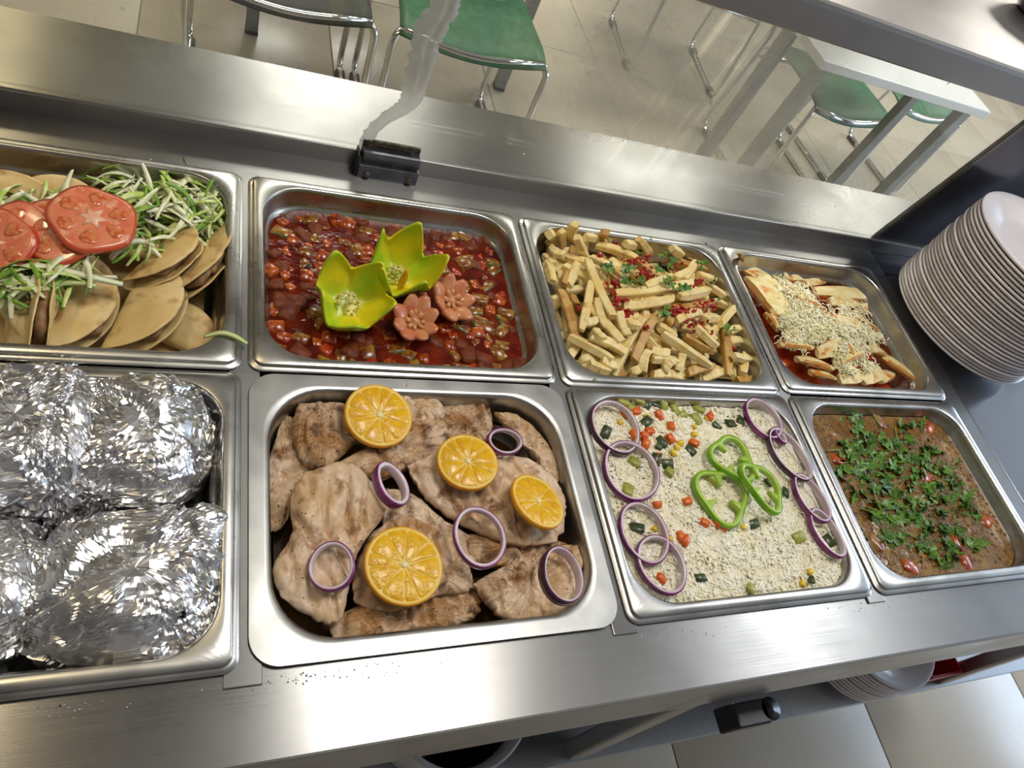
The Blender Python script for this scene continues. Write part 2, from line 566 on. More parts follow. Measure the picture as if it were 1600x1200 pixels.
def glass_mat():
    m = bpy.data.materials.new('smeared_guard_glass')
    m.use_nodes = True
    nt = m.node_tree
    L = nt.links.new
    nt.nodes.remove(nt.nodes['Principled BSDF'])
    out = nt.nodes['Material Output']
    tr = nt.nodes.new('ShaderNodeBsdfTransparent')
    tr.inputs[0].default_value = (0.93, 0.945, 0.92, 1)
    gl = nt.nodes.new('ShaderNodeBsdfGlossy')
    gl.inputs['Roughness'].default_value = 0.02
    lw = nt.nodes.new('ShaderNodeLayerWeight')
    lw.inputs[0].default_value = 0.5
    pw = nt.nodes.new('ShaderNodeMath')
    pw.operation = 'POWER'
    pw.inputs[1].default_value = 5.0
    L(lw.outputs['Facing'], pw.inputs[0])
    fr = nt.nodes.new('ShaderNodeMapRange')
    fr.inputs[3].default_value = 0.035
    fr.inputs[4].default_value = 0.9
    L(pw.outputs[0], fr.inputs[0])
    mx = nt.nodes.new('ShaderNodeMixShader')
    L(fr.outputs[0], mx.inputs[0])
    L(tr.outputs[0], mx.inputs[1])
    L(gl.outputs[0], mx.inputs[2])
    # condensation: a misted patch, cut by runs of water
    df = nt.nodes.new('ShaderNodeBsdfDiffuse')
    df.inputs[0].default_value = (0.92, 0.90, 0.84, 1)
    dt = nt.nodes.new('ShaderNodeBsdfTranslucent')
    dt.inputs[0].default_value = (0.92, 0.90, 0.84, 1)
    fog = nt.nodes.new('ShaderNodeMixShader')
    fog.inputs[0].default_value = 0.5
    L(df.outputs[0], fog.inputs[1])
    L(dt.outputs[0], fog.inputs[2])
    tc = nt.nodes.new('ShaderNodeTexCoord')
    sp = nt.nodes.new('ShaderNodeSeparateXYZ')
    L(tc.outputs['Object'], sp.inputs[0])

    def math_(op, a, b=None, clamp=False):
        n_ = nt.nodes.new('ShaderNodeMath')
        n_.operation = op
        n_.use_clamp = clamp
        for i, q in ((0, a), (1, b)):
            if q is None:
                continue
            if isinstance(q, (int, float)):
                n_.inputs[i].default_value = q
            else:
                L(q, n_.inputs[i])
        return n_.outputs[0]

    def rng_(a, lo, hi, t0=0.0, t1=1.0):
        n_ = nt.nodes.new('ShaderNodeMapRange')
        n_.interpolation_type = 'SMOOTHSTEP'
        n_.inputs[1].default_value = lo
        n_.inputs[2].default_value = hi
        n_.inputs[3].default_value = t0
        n_.inputs[4].default_value = t1
        L(a, n_.inputs[0])
        return n_.outputs[0]
    x, z = sp.outputs[0], sp.outputs[2]
    nb = nt.nodes.new('ShaderNodeTexNoise')
    nb.inputs['Scale'].default_value = 9
    nb.inputs['Detail'].default_value = 4
    L(tc.outputs['Object'], nb.inputs[0])
    xw = math_('ADD', x, math_('MULTIPLY', math_('SUBTRACT', nb.outputs[0], 0.5), 0.10))
    patch = math_('MULTIPLY', rng_(xw, .24, .40), rng_(xw, .72, .62))
    patch = math_('MULTIPLY', patch, rng_(z, .02, .17))
    # runs: narrow vertical streaks
    mp = nt.nodes.new('ShaderNodeMapping')
    mp.inputs['Scale'].default_value = (70, 1, 2.2)
    L(tc.outputs['Object'], mp.inputs[0])
    ns = nt.nodes.new('ShaderNodeTexNoise')
    ns.inputs['Scale'].default_value = 1
    ns.inputs['Detail'].default_value = 2
    L(mp.outputs[0], ns.inputs[0])
    runs = rng_(ns.outputs[0], .58, .64, 1, .12)
    runs = math_('MAXIMUM', runs, rng_(x, .58, .62))
    runs = math_('MAXIMUM', runs, rng_(x, .44, .40))
    nd = nt.nodes.new('ShaderNodeTexNoise')
    nd.inputs['Scale'].default_value = 700
    nd.inputs['Detail'].default_value = 1
    L(tc.outputs['Object'], nd.inputs[0])
    grain = rng_(nd.outputs[0], .35, .65, .75, 1.0)
    mist = math_('MULTIPLY', math_('MULTIPLY', patch, runs), math_('MULTIPLY', grain, .42))
    # wiped arcs at the right-hand side
    dx = math_('SUBTRACT', x, .86)
    dzv = math_('SUBTRACT', z, .06)
    rad = math_('SQRT', math_('ADD', math_('MULTIPLY', dx, dx), math_('MULTIPLY', math_('MULTIPLY', dzv, dzv), 0.45)))
    wv = math_('SINE', math_('MULTIPLY', rad, 900.0))
    arcs = math_('MULTIPLY', rng_(wv, .2, .95), math_('MULTIPLY', rng_(x, .74, .80), rng_(z, .22, .10)))
    arcs = math_('MULTIPLY', arcs, .13)
    # splash specks and a thin overall film
    vo = nt.nodes.new('ShaderNodeTexVoronoi')
    vo.inputs['Scale'].default_value = 42
    L(tc.outputs['Object'], vo.inputs[0])
    vs_ = nt.nodes.new('ShaderNodeSeparateColor')
    L(vo.outputs['Color'], vs_.inputs[0])
    specks = math_('MULTIPLY', rng_(vo.outputs['Distance'], .10, .05), math_('GREATER_THAN', vs_.outputs[0], .86))
    specks = math_('MULTIPLY', specks, .7)
    film = rng_(nb.outputs[0], .42, .75, .015, .10)
    tot = math_('ADD', math_('ADD', mist, arcs), math_('ADD', specks, film), True)
    m2 = nt.nodes.new('ShaderNodeMixShader')
    L(tot, m2.inputs[0])
    L(mx.outputs[0], m2.inputs[1])
    L(fog.outputs[0], m2.inputs[2])
    L(m2.outputs[0], out.inputs[0])
    return m


GLASS = glass_mat()


def slab(x0, x1, z0, z1, t, off=0.0):
    vs = [(x, GY0 - GS * z + y + off, z) for x in (x0, x1) for y in (0, t) for z in (z0, z1)]
    return vs, [[0, 1, 3, 2], [4, 6, 7, 5], [0, 4, 5, 1], [2, 3, 7, 6], [0, 2, 6, 4], [1, 5, 7, 3]]


sg_ = thing('sneeze_guard', 'misted, cracked clear glass sneeze guard leaning over the counter ledge', 'sneeze guard', (0, 0, 0))
g = obj('glass_pane', slab(XL, 1.018, LEDGE_T + .0005, .3015, .005), GLASS, sg_, smooth=False)
EDGE = M('glass_edge_strip', (0.16, 0.15, 0.115), (0.10, 0.095, 0.08), 40, rough=0.3, metal=0.5)
obj('edge_strip', slab(1.0185, 1.0255, LEDGE_T + .0005, .3015, .007, -.001), EDGE, sg_, smooth=False)
tag(obj('end_panel', slab(1.0262, XE, LEDGE_T + .0005, .3015, .004, -.0005), DARKSTEEL, smooth=False), 'dark polished panel standing behind the tall plate stack', 'panel')

SHELFM = M('overshelf_steel', (0.36, 0.335, 0.315), (0.31, 0.29, 0.275), 6, rough=0.3, metal=1.0, rough2=0.4)
# overshelf on top of the glass
osf = thing('overshelf', 'stainless steel shelf with folded edge above the glass', 'shelf', (0.5, .29, .30))
ow = Vector((.5, .29, .30))
fy = .287
sp_ = [(fy, .302), (fy - .0005, .3035), (fy - .0005, .3345), (fy + .0015, .3392), (fy + .006, .341), (.66, .341), (.66, .338), (fy + .004, .335), (fy + .003, .302)]
n = len(sp_)
obj('shelf_board', ([Vector((x, y, z)) - ow for x in (XL, XE + .2) for y, z in sp_], [[i, (i + 1) % n, n + (i + 1) % n, n + i] for i in range(n)] + [list(range(n))[::-1], list(range(n, 2 * n))]), SHELFM, osf, smooth=False)
for x in (XL + .02, XE - .02):
    obj('shelf_post', ([Vector(v) - ow for v in box(x - .012, x + .012, .47, .494, FZ + .0, .338, .002)[0]], box(x - .012, x + .012, .47, .494, FZ, .338, .002)[1]), STEELV, osf)
b = P(1612, 22, .345)
BOWL = M('dark_blue_bowl', (0.05, 0.05, 0.06), (0.09, 0.09, 0.11), 8, rough=0.25)
tag(obj('bowl', lathe([(.03, 0), (.034, .002), (.052, .03), (.058, .05), (.0575, .051), (.055, .05), (.048, .03), (.03, .006), (.001, .005)], 40), BOWL, loc=(b[0] + .02, b[1] + .01, .3415)), 'dark round bowl standing on the overshelf', 'bowl')

# clamp that holds the glass
cl = thing('glass_clamp', 'grey metal clamp with screws holding the glass', 'clamp', (.1605, .30, DZ))


def cb(name, x0, x1, y0, y1, z0, z1, b, m):
    return obj(name, box(x0 - .1605, x1 - .1605, y0 - .30, y1 - .30, z0 - DZ, z1 - DZ, b), m, cl, smooth=False)


cb('base_block', .123, .198, .296, .3165, DZ, .010, .0015, CLAMP)
cb('cap_block', .127, .198, .303, .3165, .0105, .024, .001, CLAMP)
cb('jaw', .127, .198, .3172, .3215, .0150, .031, .001, GRIME)
cb('end_cap', .1205, .1228, .297, .3165, DZ, .022, .0008, RUBBER)
for sx in (.135, .188):
    obj('screw', xf(lathe([(.004, -.003), (.0045, 0), (.003, .0025), (.001, .0028)], 14), Matrix.Translation((sx - .1605, -.0045, .006)) @ Matrix.Rotation(PI / 2, 4, 'X')), GRIME, cl)
    obj('screw', xf(lathe([(.0042, -.002), (.0042, .002), (.002, .0024), (.001, .0022)], 14), Matrix.Translation((sx - .1605, .0135, .0305))), GRIME, cl)

# silicone bead run along the crack
SIL = M('cloudy_silicone', (0.94, 0.95, 0.94), (0.84, 0.86, 0.85), 70, rough=0.2, bump=0.8, bscale=120)
_n = SIL.node_tree
_t = _n.nodes.new('ShaderNodeBsdfTranslucent')
_t.inputs[0].default_value = (0.97, 0.98, 0.97, 1)
_c = _n.nodes.new('ShaderNodeBsdfTransparent')
_m1, _m2 = _n.nodes.new('ShaderNodeMixShader'), _n.nodes.new('ShaderNodeMixShader')
_m1.inputs[0].default_value = 0.5
_m2.inputs[0].default_value = 0.06
_n.links.new(_n.nodes['Principled BSDF'].outputs[0], _m1.inputs[1])
_n.links.new(_t.outputs[0], _m1.inputs[2])
_n.links.new(_m1.outputs[0], _m2.inputs[1])
_n.links.new(_c.outputs[0], _m2.inputs[2])
_n.links.new(_m2.outputs[0], _n.nodes['Material Output'].inputs[0])
path = [(703, -12), (690, 18), (672, 48), (662, 80), (657, 105), (648, 135), (640, 158), (622, 174), (596, 190), (576, 212), (566, 232)]


def on_glass(u, v, off=-.001):
    d = RC.T @ np.array([(u - 800) / FPX, (v - 600) / FPX, 1.0])
    t = (GY0 + off - CAM[1] - GS * CAM[2]) / (d[1] + GS * d[2])
    return CAM + d * t


cen = spline([on_glass(*p) for p in path], 6)
wid = [.0150, .0155, .016, .0150, .0140, .0140, .0125, .0090, .0085, .0080, .006]
vs, fs = [], []
K = 12
for i, c in enumerate(cen):
    t = i / (len(cen) - 1) * (len(wid) - 1)
    w = wid[int(t)] * (1 - t % 1) + wid[min(int(t) + 1, len(wid) - 1)] * (t % 1)
    tg = (cen[min(i + 1, len(cen) - 1)] - cen[max(i - 1, 0)]).normalized()
    nrm = Vector((0, -1, -GS)).normalized()
    sd = tg.cross(nrm).normalized()
    wl = w * (1 + .40 * nz(i * .7, 3.1)) 
    wr_ = w * (1 + .40 * nz(i * .7, 9.7))
    for k in range(K + 1):
        a = -1 + 2 * k / K
        h = .0034 * math.sqrt(max(0, 1 - a * a)) * (1 + .5 * nz(k * .9, i * .22, 5)) + .0012 * math.sin(a * 7 + 1.3 * nz(i * .15, 2)) * (1 - abs(a))
        vs.append(c + sd * (a * (wr_ if a > 0 else wl)) + nrm * max(h, 0))
for i in range(len(cen) - 1):
    for k in range(K):
        fs.append([i * (K + 1) + k, i * (K + 1) + k + 1, (i + 1) * (K + 1) + k + 1, (i + 1) * (K + 1) + k])
tag(obj('silicone_bead', (vs, fs), SIL), 'smeared whitish silicone bead sealing the crack in the glass', 'sealant')

# water drops along the front of the pans
WATER = M('water_drop', (1, 1, 1), rough=0.0, trans=1.0, spec=.5)
dr = []
for (u, v, ru, rv, n_) in ((455, 1052, 60, 9, 90), (330, 1066, 50, 7, 40), (1030, 985, 40, 9, 60), (1320, 938, 55, 8, 80), (1440, 922, 40, 5, 30), (60, 1105, 60, 8, 40), (560, 1036, 60, 6, 40)):
    for i in range(n_):
        q = P(u + random.gauss(0, ru), v + random.gauss(0, rv) + .0, DZ)
        if q[1] > -.2705 or q[1] < FRONT + .004:
            continue
        r = random.uniform(.0003, .0009)
        lo_ = [[(q[0] + r * math.cos(b_) * math.cos(2 * PI * k / 7), q[1] + r * math.cos(b_) * math.sin(2 * PI * k / 7), DZ + .0001 + .6 * r * math.sin(b_)) for k in range(7)] for b_ in (0, .5, 1.0, 1.4)]
        dr.append(loft(lo_, True, True))
tag(obj('water_drops', join(dr), WATER), 'small water drops on the counter along the pan fronts', 'water', None, 'stuff')
#@@FOOD
# ------------------------------------------------------------------ food materials
SAUCE = M('red_stew_sauce', (0.105, 0.006, 0.002), (0.17, 0.016, 0.003), 60, rough=0.16, bump=0.6, bscale=110, spec=0.28, c3=(0.06, 0.004, 0.002), scale3=25, lo3=.5, hi3=.65)
CARROT = M('stewed_carrot', (0.50, 0.10, 0.007), (0.20, 0.016, 0.003), 110, rough=0.25, rnd=9., coat=.3)
ZUCF = M('stewed_squash_flesh', (0.34, 0.17, 0.02), (0.16, 0.03, 0.006), 120, rough=0.25, rnd=9., coat=.3)
ZUCS = M('stewed_squash_skin', (0.055, 0.085, 0.015), (0.14, 0.13, 0.03), 200, rough=0.3, rnd=9.)
MEAT = M('stewed_meat', (0.11, 0.018, 0.004), (0.19, 0.04, 0.010), 140, rough=0.5, spec=.3, rnd=9., bump=.4, bscale=300)
TOMCH = M('stewed_tomato', (0.30, 0.022, 0.006), (0.42, 0.05, 0.012), 90, rough=0.2, rnd=9., coat=.3)
ONIC = M('stewed_onion', (0.30, 0.09, 0.03), (0.18, 0.03, 0.01), 60, rough=0.25, rnd=9.)
PEPO = M('pepper_skin', (0.22, 0.50, 0.008), (0.62, 0.58, 0.008), 24, rough=0.22, lo=.36, hi=.62, coat=.3, sss=.1)
PEPI = M('pepper_inside', (0.40, 0.60, 0.02), (0.80, 0.68, 0.015), 22, rough=0.35, lo=.36, hi=.6, sss=.15)
PEPOR = M('pepper_orange_tip', (0.75, 0.33, 0.01), (0.6, 0.42, 0.01), 30, rough=.3, sss=.1)
SEEDS = M('pepper_seeds', (0.72, 0.62, 0.26), (0.62, 0.5, 0.14), 100, rough=.5)
TOMP = M('tomato_petal', (0.56, 0.16, 0.075), (0.62, 0.27, 0.12), 60, rough=.25, sss=.15, rnd=7., coat=.2)
TOMC = M('tomato_core', (0.54, 0.20, 0.08), (0.60, 0.32, 0.13), 80, rough=.25, sss=.15)
TSKIN = M('tomato_skin', (0.66, 0.085, 0.03), (0.58, 0.06, 0.02), 40, rough=.2, coat=.4)
TFLESH = M('tomato_slice_flesh', (0.76, 0.25, 0.13), (0.70, 0.17, 0.08), 70, rough=.2, coat=.4, sss=.15, c3=(.82, .40, .24), scale3=90, lo3=.58, hi3=.7)
TGEL = M('tomato_seed_gel', (0.58, 0.10, 0.04), (0.70, 0.24, 0.09), 220, rough=.12, coat=.5)
TCORE = M('tomato_pale_core', (0.82, 0.52, 0.34), (0.76, 0.36, 0.2), 120, rough=.3)
TORT = M('fried_tortilla', (0.76, 0.58, 0.29), (0.66, 0.46, 0.18), 20, rough=.42, bump=.35, bscale=90, rnd=11., c3=(0.38, 0.18, 0.045), scale3=34, lo3=.56, hi3=.70, spec=.4, detail=7)
TFILL = M('taco_filling', (0.24, 0.12, 0.05), (0.36, 0.22, 0.10), 120, rough=.6)
LETD = M('lettuce_green', (0.12, 0.28, 0.02), (0.26, 0.43, 0.05), 4, rough=.4, rnd=9., sss=.1)
LETM = M('lettuce_mid', (0.42, 0.58, 0.10), (0.68, 0.74, 0.34), 4, rough=.4, rnd=9., sss=.1)
LETW = M('lettuce_pale', (0.88, 0.88, 0.68), (0.70, 0.76, 0.42), 4, rough=.35, rnd=9., sss=.1)
CHIC = M('grilled_chicken', (0.78, 0.59, 0.43), (0.63, 0.42, 0.235), 20, rough=.36, rnd=13., bump=.9, bscale=130, c3=(0.27, 0.12, 0.04), scale3=42, lo3=.55, hi3=.68, lo=.42, hi=.6, detail=9)
CHIB = M('browned_chicken', (0.64, 0.45, 0.29), (0.42, 0.22, 0.085), 30, rough=.36, rnd=13., bump=1.0, bscale=130, c3=(0.12, 0.048, 0.018), scale3=55, lo3=.53, hi3=.68, detail=9)
PEPPERC = M('ground_pepper', (0.03, 0.02, 0.012), (0.06, 0.035, 0.02), 80, rough=.7)
JUICE = M('chicken_juice', (0.075, 0.04, 0.014), (0.11, 0.06, 0.02), 20, rough=.08, coat=.5)
ORIND = M('orange_rind', (0.78, 0.36, 0.01), (0.74, 0.30, 0.01), 200, rough=.35, bump=.2, bscale=500)
OPITH = M('orange_pith', (0.84, 0.62, 0.16), (0.82, 0.56, 0.09), 60, rough=.5)
OFLESH = M('orange_flesh', (0.84, 0.48, 0.006), (0.76, 0.38, 0.004), 130, rough=.16, coat=.3, sss=.15, bump=.6, bscale=260, rnd=6., stretch=(1, 1, 1))
OPALE = M('orange_core', (0.86, 0.76, 0.5), (0.8, 0.66, 0.32), 150, rough=.5)
ONSK = M('red_onion_skin', (0.13, 0.012, 0.10), (0.22, 0.03, 0.17), 60, rough=.22, coat=.3, rnd=8.)
ONSKD = M('dark_red_onion_skin', (0.045, 0.010, 0.032), (0.09, 0.018, 0.06), 60, rough=.22, coat=.3)
ONFL = M('red_onion_flesh', (0.72, 0.62, 0.66), (0.62, 0.47, 0.58), 45, rough=.25, sss=.25, coat=.2, rnd=8.)
FRY = M('french_fry', (0.90, 0.74, 0.37), (0.83, 0.61, 0.22), 5, rough=.42, rnd=17., bump=.3, bscale=14, c3=(0.46, 0.22, 0.05), scale3=6, lo3=.60, hi3=.80, sss=.05)
FRYB = M('browned_french_fry', (0.62, 0.38, 0.11), (0.46, 0.23, 0.05), 5, rough=.42, rnd=17., bump=.3, bscale=14)
CHILI = M('red_chili_paste', (0.50, 0.02, 0.018), (0.36, 0.01, 0.01), 160, rough=.35, bump=.6, bscale=300)
CIL = M('cilantro_leaf', (0.070, 0.19, 0.014), (0.15, 0.30, 0.035), 3, rough=.38, rnd=8., sss=.05)
CILD = M('dark_cilantro_leaf', (0.035, 0.11, 0.010), (0.08, 0.19, 0.022), 3, rough=.38, rnd=8.)
STEM = M('cilantro_stem', (0.26, 0.36, 0.06), (0.20, 0.3, 0.05), 60, rough=.4)
RICE = M('cooked_rice', (0.96, 0.93, 0.80), (0.93, 0.87, 0.66), 50, rough=.45)
RICEB = M('rice_bed', (0.90, 0.84, 0.66), (0.82, 0.74, 0.53), 90, rough=.55, bump=.3, bscale=200)
VCAR = M('steamed_carrot', (0.74, 0.17, 0.02), (0.66, 0.11, 0.012), 60, rough=.3, rnd=9.)
CORN = M('corn_kernel', (0.82, 0.56, 0.03), (0.74, 0.46, 0.02), 60, rough=.25, rnd=9.)
VZUC = M('steamed_squash', (0.40, 0.40, 0.09), (0.30, 0.32, 0.05), 70, rough=.35, rnd=9.)
VZUS = M('steamed_squash_skin', (0.03, 0.05, 0.016), (0.06, 0.085, 0.025), 100, rough=.3, rnd=9.)
GPEP = M('green_pepper_skin', (0.16, 0.40, 0.008), (0.22, 0.48, 0.014), 40, rough=.2, coat=.3)
GPEF = M('green_pepper_flesh', (0.44, 0.62, 0.12), (0.36, 0.55, 0.06), 40, rough=.3, sss=.2)
POT = M('potato_wedge', (0.86, 0.75, 0.42), (0.80, 0.64, 0.26), 5, rough=.4, rnd=15., sss=.08, c3=(0.66, 0.20, 0.02), scale3=3.2, lo3=.55, hi3=.66)
POTS = M('potato_skin', (0.60, 0.33, 0.09), (0.62, 0.22, 0.03), 5, rough=.45, rnd=15.)
CHEESE = M('grated_cheese', (0.98, 0.92, 0.60), (0.98, 0.95, 0.72), 60, rough=.5)
RSAUCE = M('red_chili_sauce', (0.40, 0.035, 0.008), (0.56, 0.09, 0.01), 90, rough=.2, coat=.3)
LENS = M('lentil_broth', (0.175, 0.085, 0.010), (0.27, 0.135, 0.018), 30, rough=.14, bump=.3, bscale=120, coat=.3, c3=(0.12, 0.046, 0.012), scale3=120, lo3=.5, hi3=.64)
LENT = M('lentils', (0.14, 0.068, 0.018), (0.23, 0.12, 0.032), 90, rough=.35)
FOILM = M('aluminium_foil', (0.82, 0.82, 0.84), (0.76, 0.76, 0.78), 6, rough=.14, metal=1.0, rough2=.24, bscale=10)


def foil_emboss(m):
    nt = m.node_tree
    b_ = nt.nodes['Principled BSDF']
    tc = nt.nodes.new('ShaderNodeTexCoord')
    mp = nt.nodes.new('ShaderNodeMapping')
    mp.inputs['Rotation'].default_value = (0, 0, 0.6)
    mp.inputs['Scale'].default_value = (330, 330, 330)
    nt.links.new(tc.outputs['Object'], mp.inputs[0])
    ck = nt.nodes.new('ShaderNodeTexChecker')
    ck.inputs['Scale'].default_value = 1.0
    nt.links.new(mp.outputs[0], ck.inputs[0])
    bp = nt.nodes.new('ShaderNodeBump')
    bp.inputs['Strength'].default_value = 0.22
    bp.inputs['Distance'].default_value = 0.0004
    nt.links.new(ck.outputs['Fac'], bp.inputs['Height'])
    nt.links.new(bp.outputs[0], b_.inputs['Normal'])


foil_emboss(FOILM)


# ------------------------------------------------------------------ food helpers
def surf(name, pn, inset, r, zf, mat, nx=80, ny=64):
    """food surface filling a pan: rounded-rectangle grid"""
    x0, x1, y0, y1 = pn[0] + inset, pn[1] - inset, pn[2] + inset, pn[3] - inset
    cx, cy = (x0 + x1) / 2, (y0 + y1) / 2
    ring = rrect(x0, x1, y0, y1, r, 14)
    vs = []
    R = 34
    for i in range(R + 1):
        t = 1 - i / R
        for px, py in ring:
            x, y = cx + (px - cx) * t, cy + (py - cy) * t
            vs.append((x - cx, y - cy, zf(x, y)))
            if i == R:
                break
    n_ = len(ring)
    fs = []
    for i in range(R - 1):
        for k in range(n_):
            k2 = (k + 1) % n_
            fs.append([i * n_ + k, i * n_ + k2, (i + 1) * n_ + k2, (i + 1) * n_ + k])
    for k in range(n_):
        fs.append([(R - 1) * n_ + k, (R - 1) * n_ + (k + 1) % n_, R * n_])
    return obj(name, (vs, fs), mat, loc=(cx, cy, 0))


def chunk(sx, sy, sz, jit=.18, seed=0, b=.16):
    bm = bmesh.new()
    bmesh.ops.create_cube(bm, size=1)
    rr = random.Random(seed)
    for v in bm.verts:
        v.co = Vector((v.co.x * sx * (1 + rr.uniform(-jit, jit)), v.co.y * sy * (1 + rr.uniform(-jit, jit)), v.co.z * sz * (1 + rr.uniform(-jit, jit))))
    bmesh.ops.bevel(bm, geom=bm.edges[:], offset=min(sx, sy, sz) * b, segments=1, affect='EDGES')
    bm.verts.index_update()
    r = ([v.co.copy() for v in bm.verts], [[v.index for v in f.verts] for f in bm.faces])
    bm.free()
    return r


def two_tone(vf, test):
    idx = []
    for f in vf[1]:
        c = sum((Vector(vf[0][i]) for i in f), Vector()) / len(f)
        idx.append(1 if test(c) else 0)
    return idx


def leaf_mesh(name, mat, seed):
    """three-lobed cilantro leaf with notched edge, slightly cupped"""
    rr = random.Random(seed)
    out = []
    for lob, (ang, ln) in enumerate(((-1.05, .8), (0, 1.0), (1.05, .8))):
        for da, q in ((-.42, .62), (-.22, .88), (0, 1.0), (.22, .86), (.42, .6)):
            a = ang + da + rr.uniform(-.05, .05)
            l = ln * q * (1 + rr.uniform(-.12, .12))
            out.append((math.sin(a) * l, math.cos(a) * l - .2))
        if lob < 2:
            a = ang + .52
            out.append((math.sin(a) * .42, math.cos(a) * .42 - .2))
    pts = [(0, -.25)] + out
    cu = rr.uniform(.1, .35)
    vs = [(x, y, cu * (x * x + .5 * y * y) + rr.uniform(-.06, .06)) for x, y in pts] + [(0, .1, 0)]
    n_ = len(pts)
    return mesh(name, vs, [[n_, i, (i + 1) % n_] for i in range(n_)], mat)


LEAVES = [leaf_mesh('cilantro_leaf', [CIL, CILD, CIL][i % 3], i) for i in range(6)]


def onion_ring(loc, rx, ry, rot, label, h=.0075, th=.0032, dark=False, group='red onion rings'):
    T = thing('onion_ring', label, 'onion ring', loc, rot, group)
    sd = random.random() * 9
    wv = lambda a: 1 + .02 * math.sin(2 * a + sd) + .012 * math.sin(3 * a + 2 * sd)
    N = 56

    def lp(r_off, z):
        return [((rx + r_off) * wv(2 * PI * k / N) * math.cos(2 * PI * k / N), (ry + r_off) * wv(2 * PI * k / N) * math.sin(2 * PI * k / N), z) for k in range(N)]
    fl_ = loft([lp(-.0004, h * .12), lp(-.0004, h * .9), lp(-.0010, h), lp(-th + .0006, h * 1.0), lp(-th, h * .88), lp(-th - .0004, h * .5), lp(-th, h * .1), lp(-th + .0005, 0), lp(-.001, 0), lp(-.0004, h * .12)], cap_end=False)
    obj('flesh', fl_, ONFL, T)
    sk = loft([lp(-.0014, .0001), lp(.0002, h * .06), lp(.0006, h * .5), lp(.0002, h * .95), lp(-.0009, h * 1.02), lp(-.0012, h * .9)], cap_end=False)
    obj('skin', sk, ONSKD if dark else ONSK, T)
    return T


# ================================================================== STEW
SZ = -0.0265


def stew_z(x, y):
    return SZ + .0009 * nz(x * 60, y * 60) + .0007 * nz(x * 140, y * 140, 4)


tag(surf('stew_sauce', STW, .0215, .041, stew_z, SAUCE), 'dark red glossy stew sauce filling the stained pan', 'stew')
kinds = []
for i in range(3):
    vf = chunk(.0165, .0155, .013, .16, 10 + i)
    kinds.append(('carrot_cube', mesh('carrot_cube', *vf, CARROT), 'orange stewed carrot cube %s of the red stew', 'carrot', 'carrot cubes in the red stew', .24))
for i in range(3):
    vf = chunk(.021, .016, .012, .2, 20 + i)
    kinds.append(('squash_chunk', mesh('squash_chunk', vf[0], vf[1], [ZUCF, ZUCS], True, two_tone(vf, lambda c: c.y > .004)), 'stewed squash chunk with dark green skin, %s of the red stew', 'squash', 'squash chunks in the red stew', .24))
for i in range(3):
    vf = chunk(.023, .019, .014, .25, 30 + i, .22)
    kinds.append(('meat_chunk', mesh('meat_chunk', *vf, MEAT), 'brown stewed meat chunk %s of the red stew', 'meat', 'meat chunks in the red stew', .24))
for i in range(2):
    vf = chunk(.018, .013, .007, .25, 40 + i, .25)
    kinds.append(('tomato_piece', mesh('tomato_piece', *vf, TOMCH), 'soft red tomato piece %s of the red stew', 'tomato', 'tomato pieces in the red stew', .18))
for i in range(2):
    vf = chunk(.017, .015, .005, .25, 50 + i, .3)
    kinds.append(('onion_piece', mesh('onion_piece', *vf, ONIC), 'pale translucent onion piece %s of the red stew', 'onion', 'onion pieces in the red stew', .10))
wts = np.array([k[5] for k in kinds])
wts = wts / wts.sum()
pts = []


def stew_put(kidx, x, y, lift=0.0, s=None):
    nm, me, lab, cat, grp, _ = kinds[kidx]
    s = s or random.uniform(.65, 1.15)
    o = put(nm, me, None, (x, y, stew_z(x, y) - .0046 * s + lift + random.uniform(-.0018, .0010)), (random.uniform(-.28, .28), random.uniform(-.28, .28), random.uniform(0, 6.28)), (s, s, s))
    tag(o, lab % where(STW, x, y), cat, grp)


for (u, v, k) in ((422, 424, 0), (478, 432, 1), (740, 447, 2), (749, 470, 3), (790, 490, 4), (778, 552, 3), (722, 512, 4), (685, 410, 5), (783, 517, 4), (703, 540, 0), (722, 412, 3), (772, 422, 4),
                  (440, 362, 3), (462, 474, 6), (730, 556, 6), (755, 560, 7), (815, 568, 8), (512, 545, 9), (620, 545, 4), (536, 520, 0), (516, 527, 1), (485, 345, 4), (525, 345, 0), (437, 470, 7), (795, 577, 8), (548, 548, 6), (580, 565, 9), (505, 400, 0)):
    q = hit(u, v, stew_z)
    pts.append((q.x, q.y))
    stew_put(k, q.x, q.y, .0022, 1.0)
avoid = [(hit(u, v, stew_z), r) for u, v, r in ((540, 470, .04), (612, 430, .040), (640, 505, .028), (690, 475, .028))]
tries = 0
while len(pts) < 235 and tries < 9000:
    tries += 1
    x, y = random.uniform(STW[0] + .028, STW[1] - .028), random.uniform(STW[2] + .028, STW[3] - .028)
    if any((x - a.x) ** 2 + (y - a.y) ** 2 < r * r * .7 for a, r in avoid):
        continue
    if min((x - a) ** 2 + (y - b_) ** 2 for a, b_ in pts) < .0125 ** 2:
        continue
    pts.append((x, y))
    stew_put(int(rng.choice(len(kinds), p=wts)), x, y)


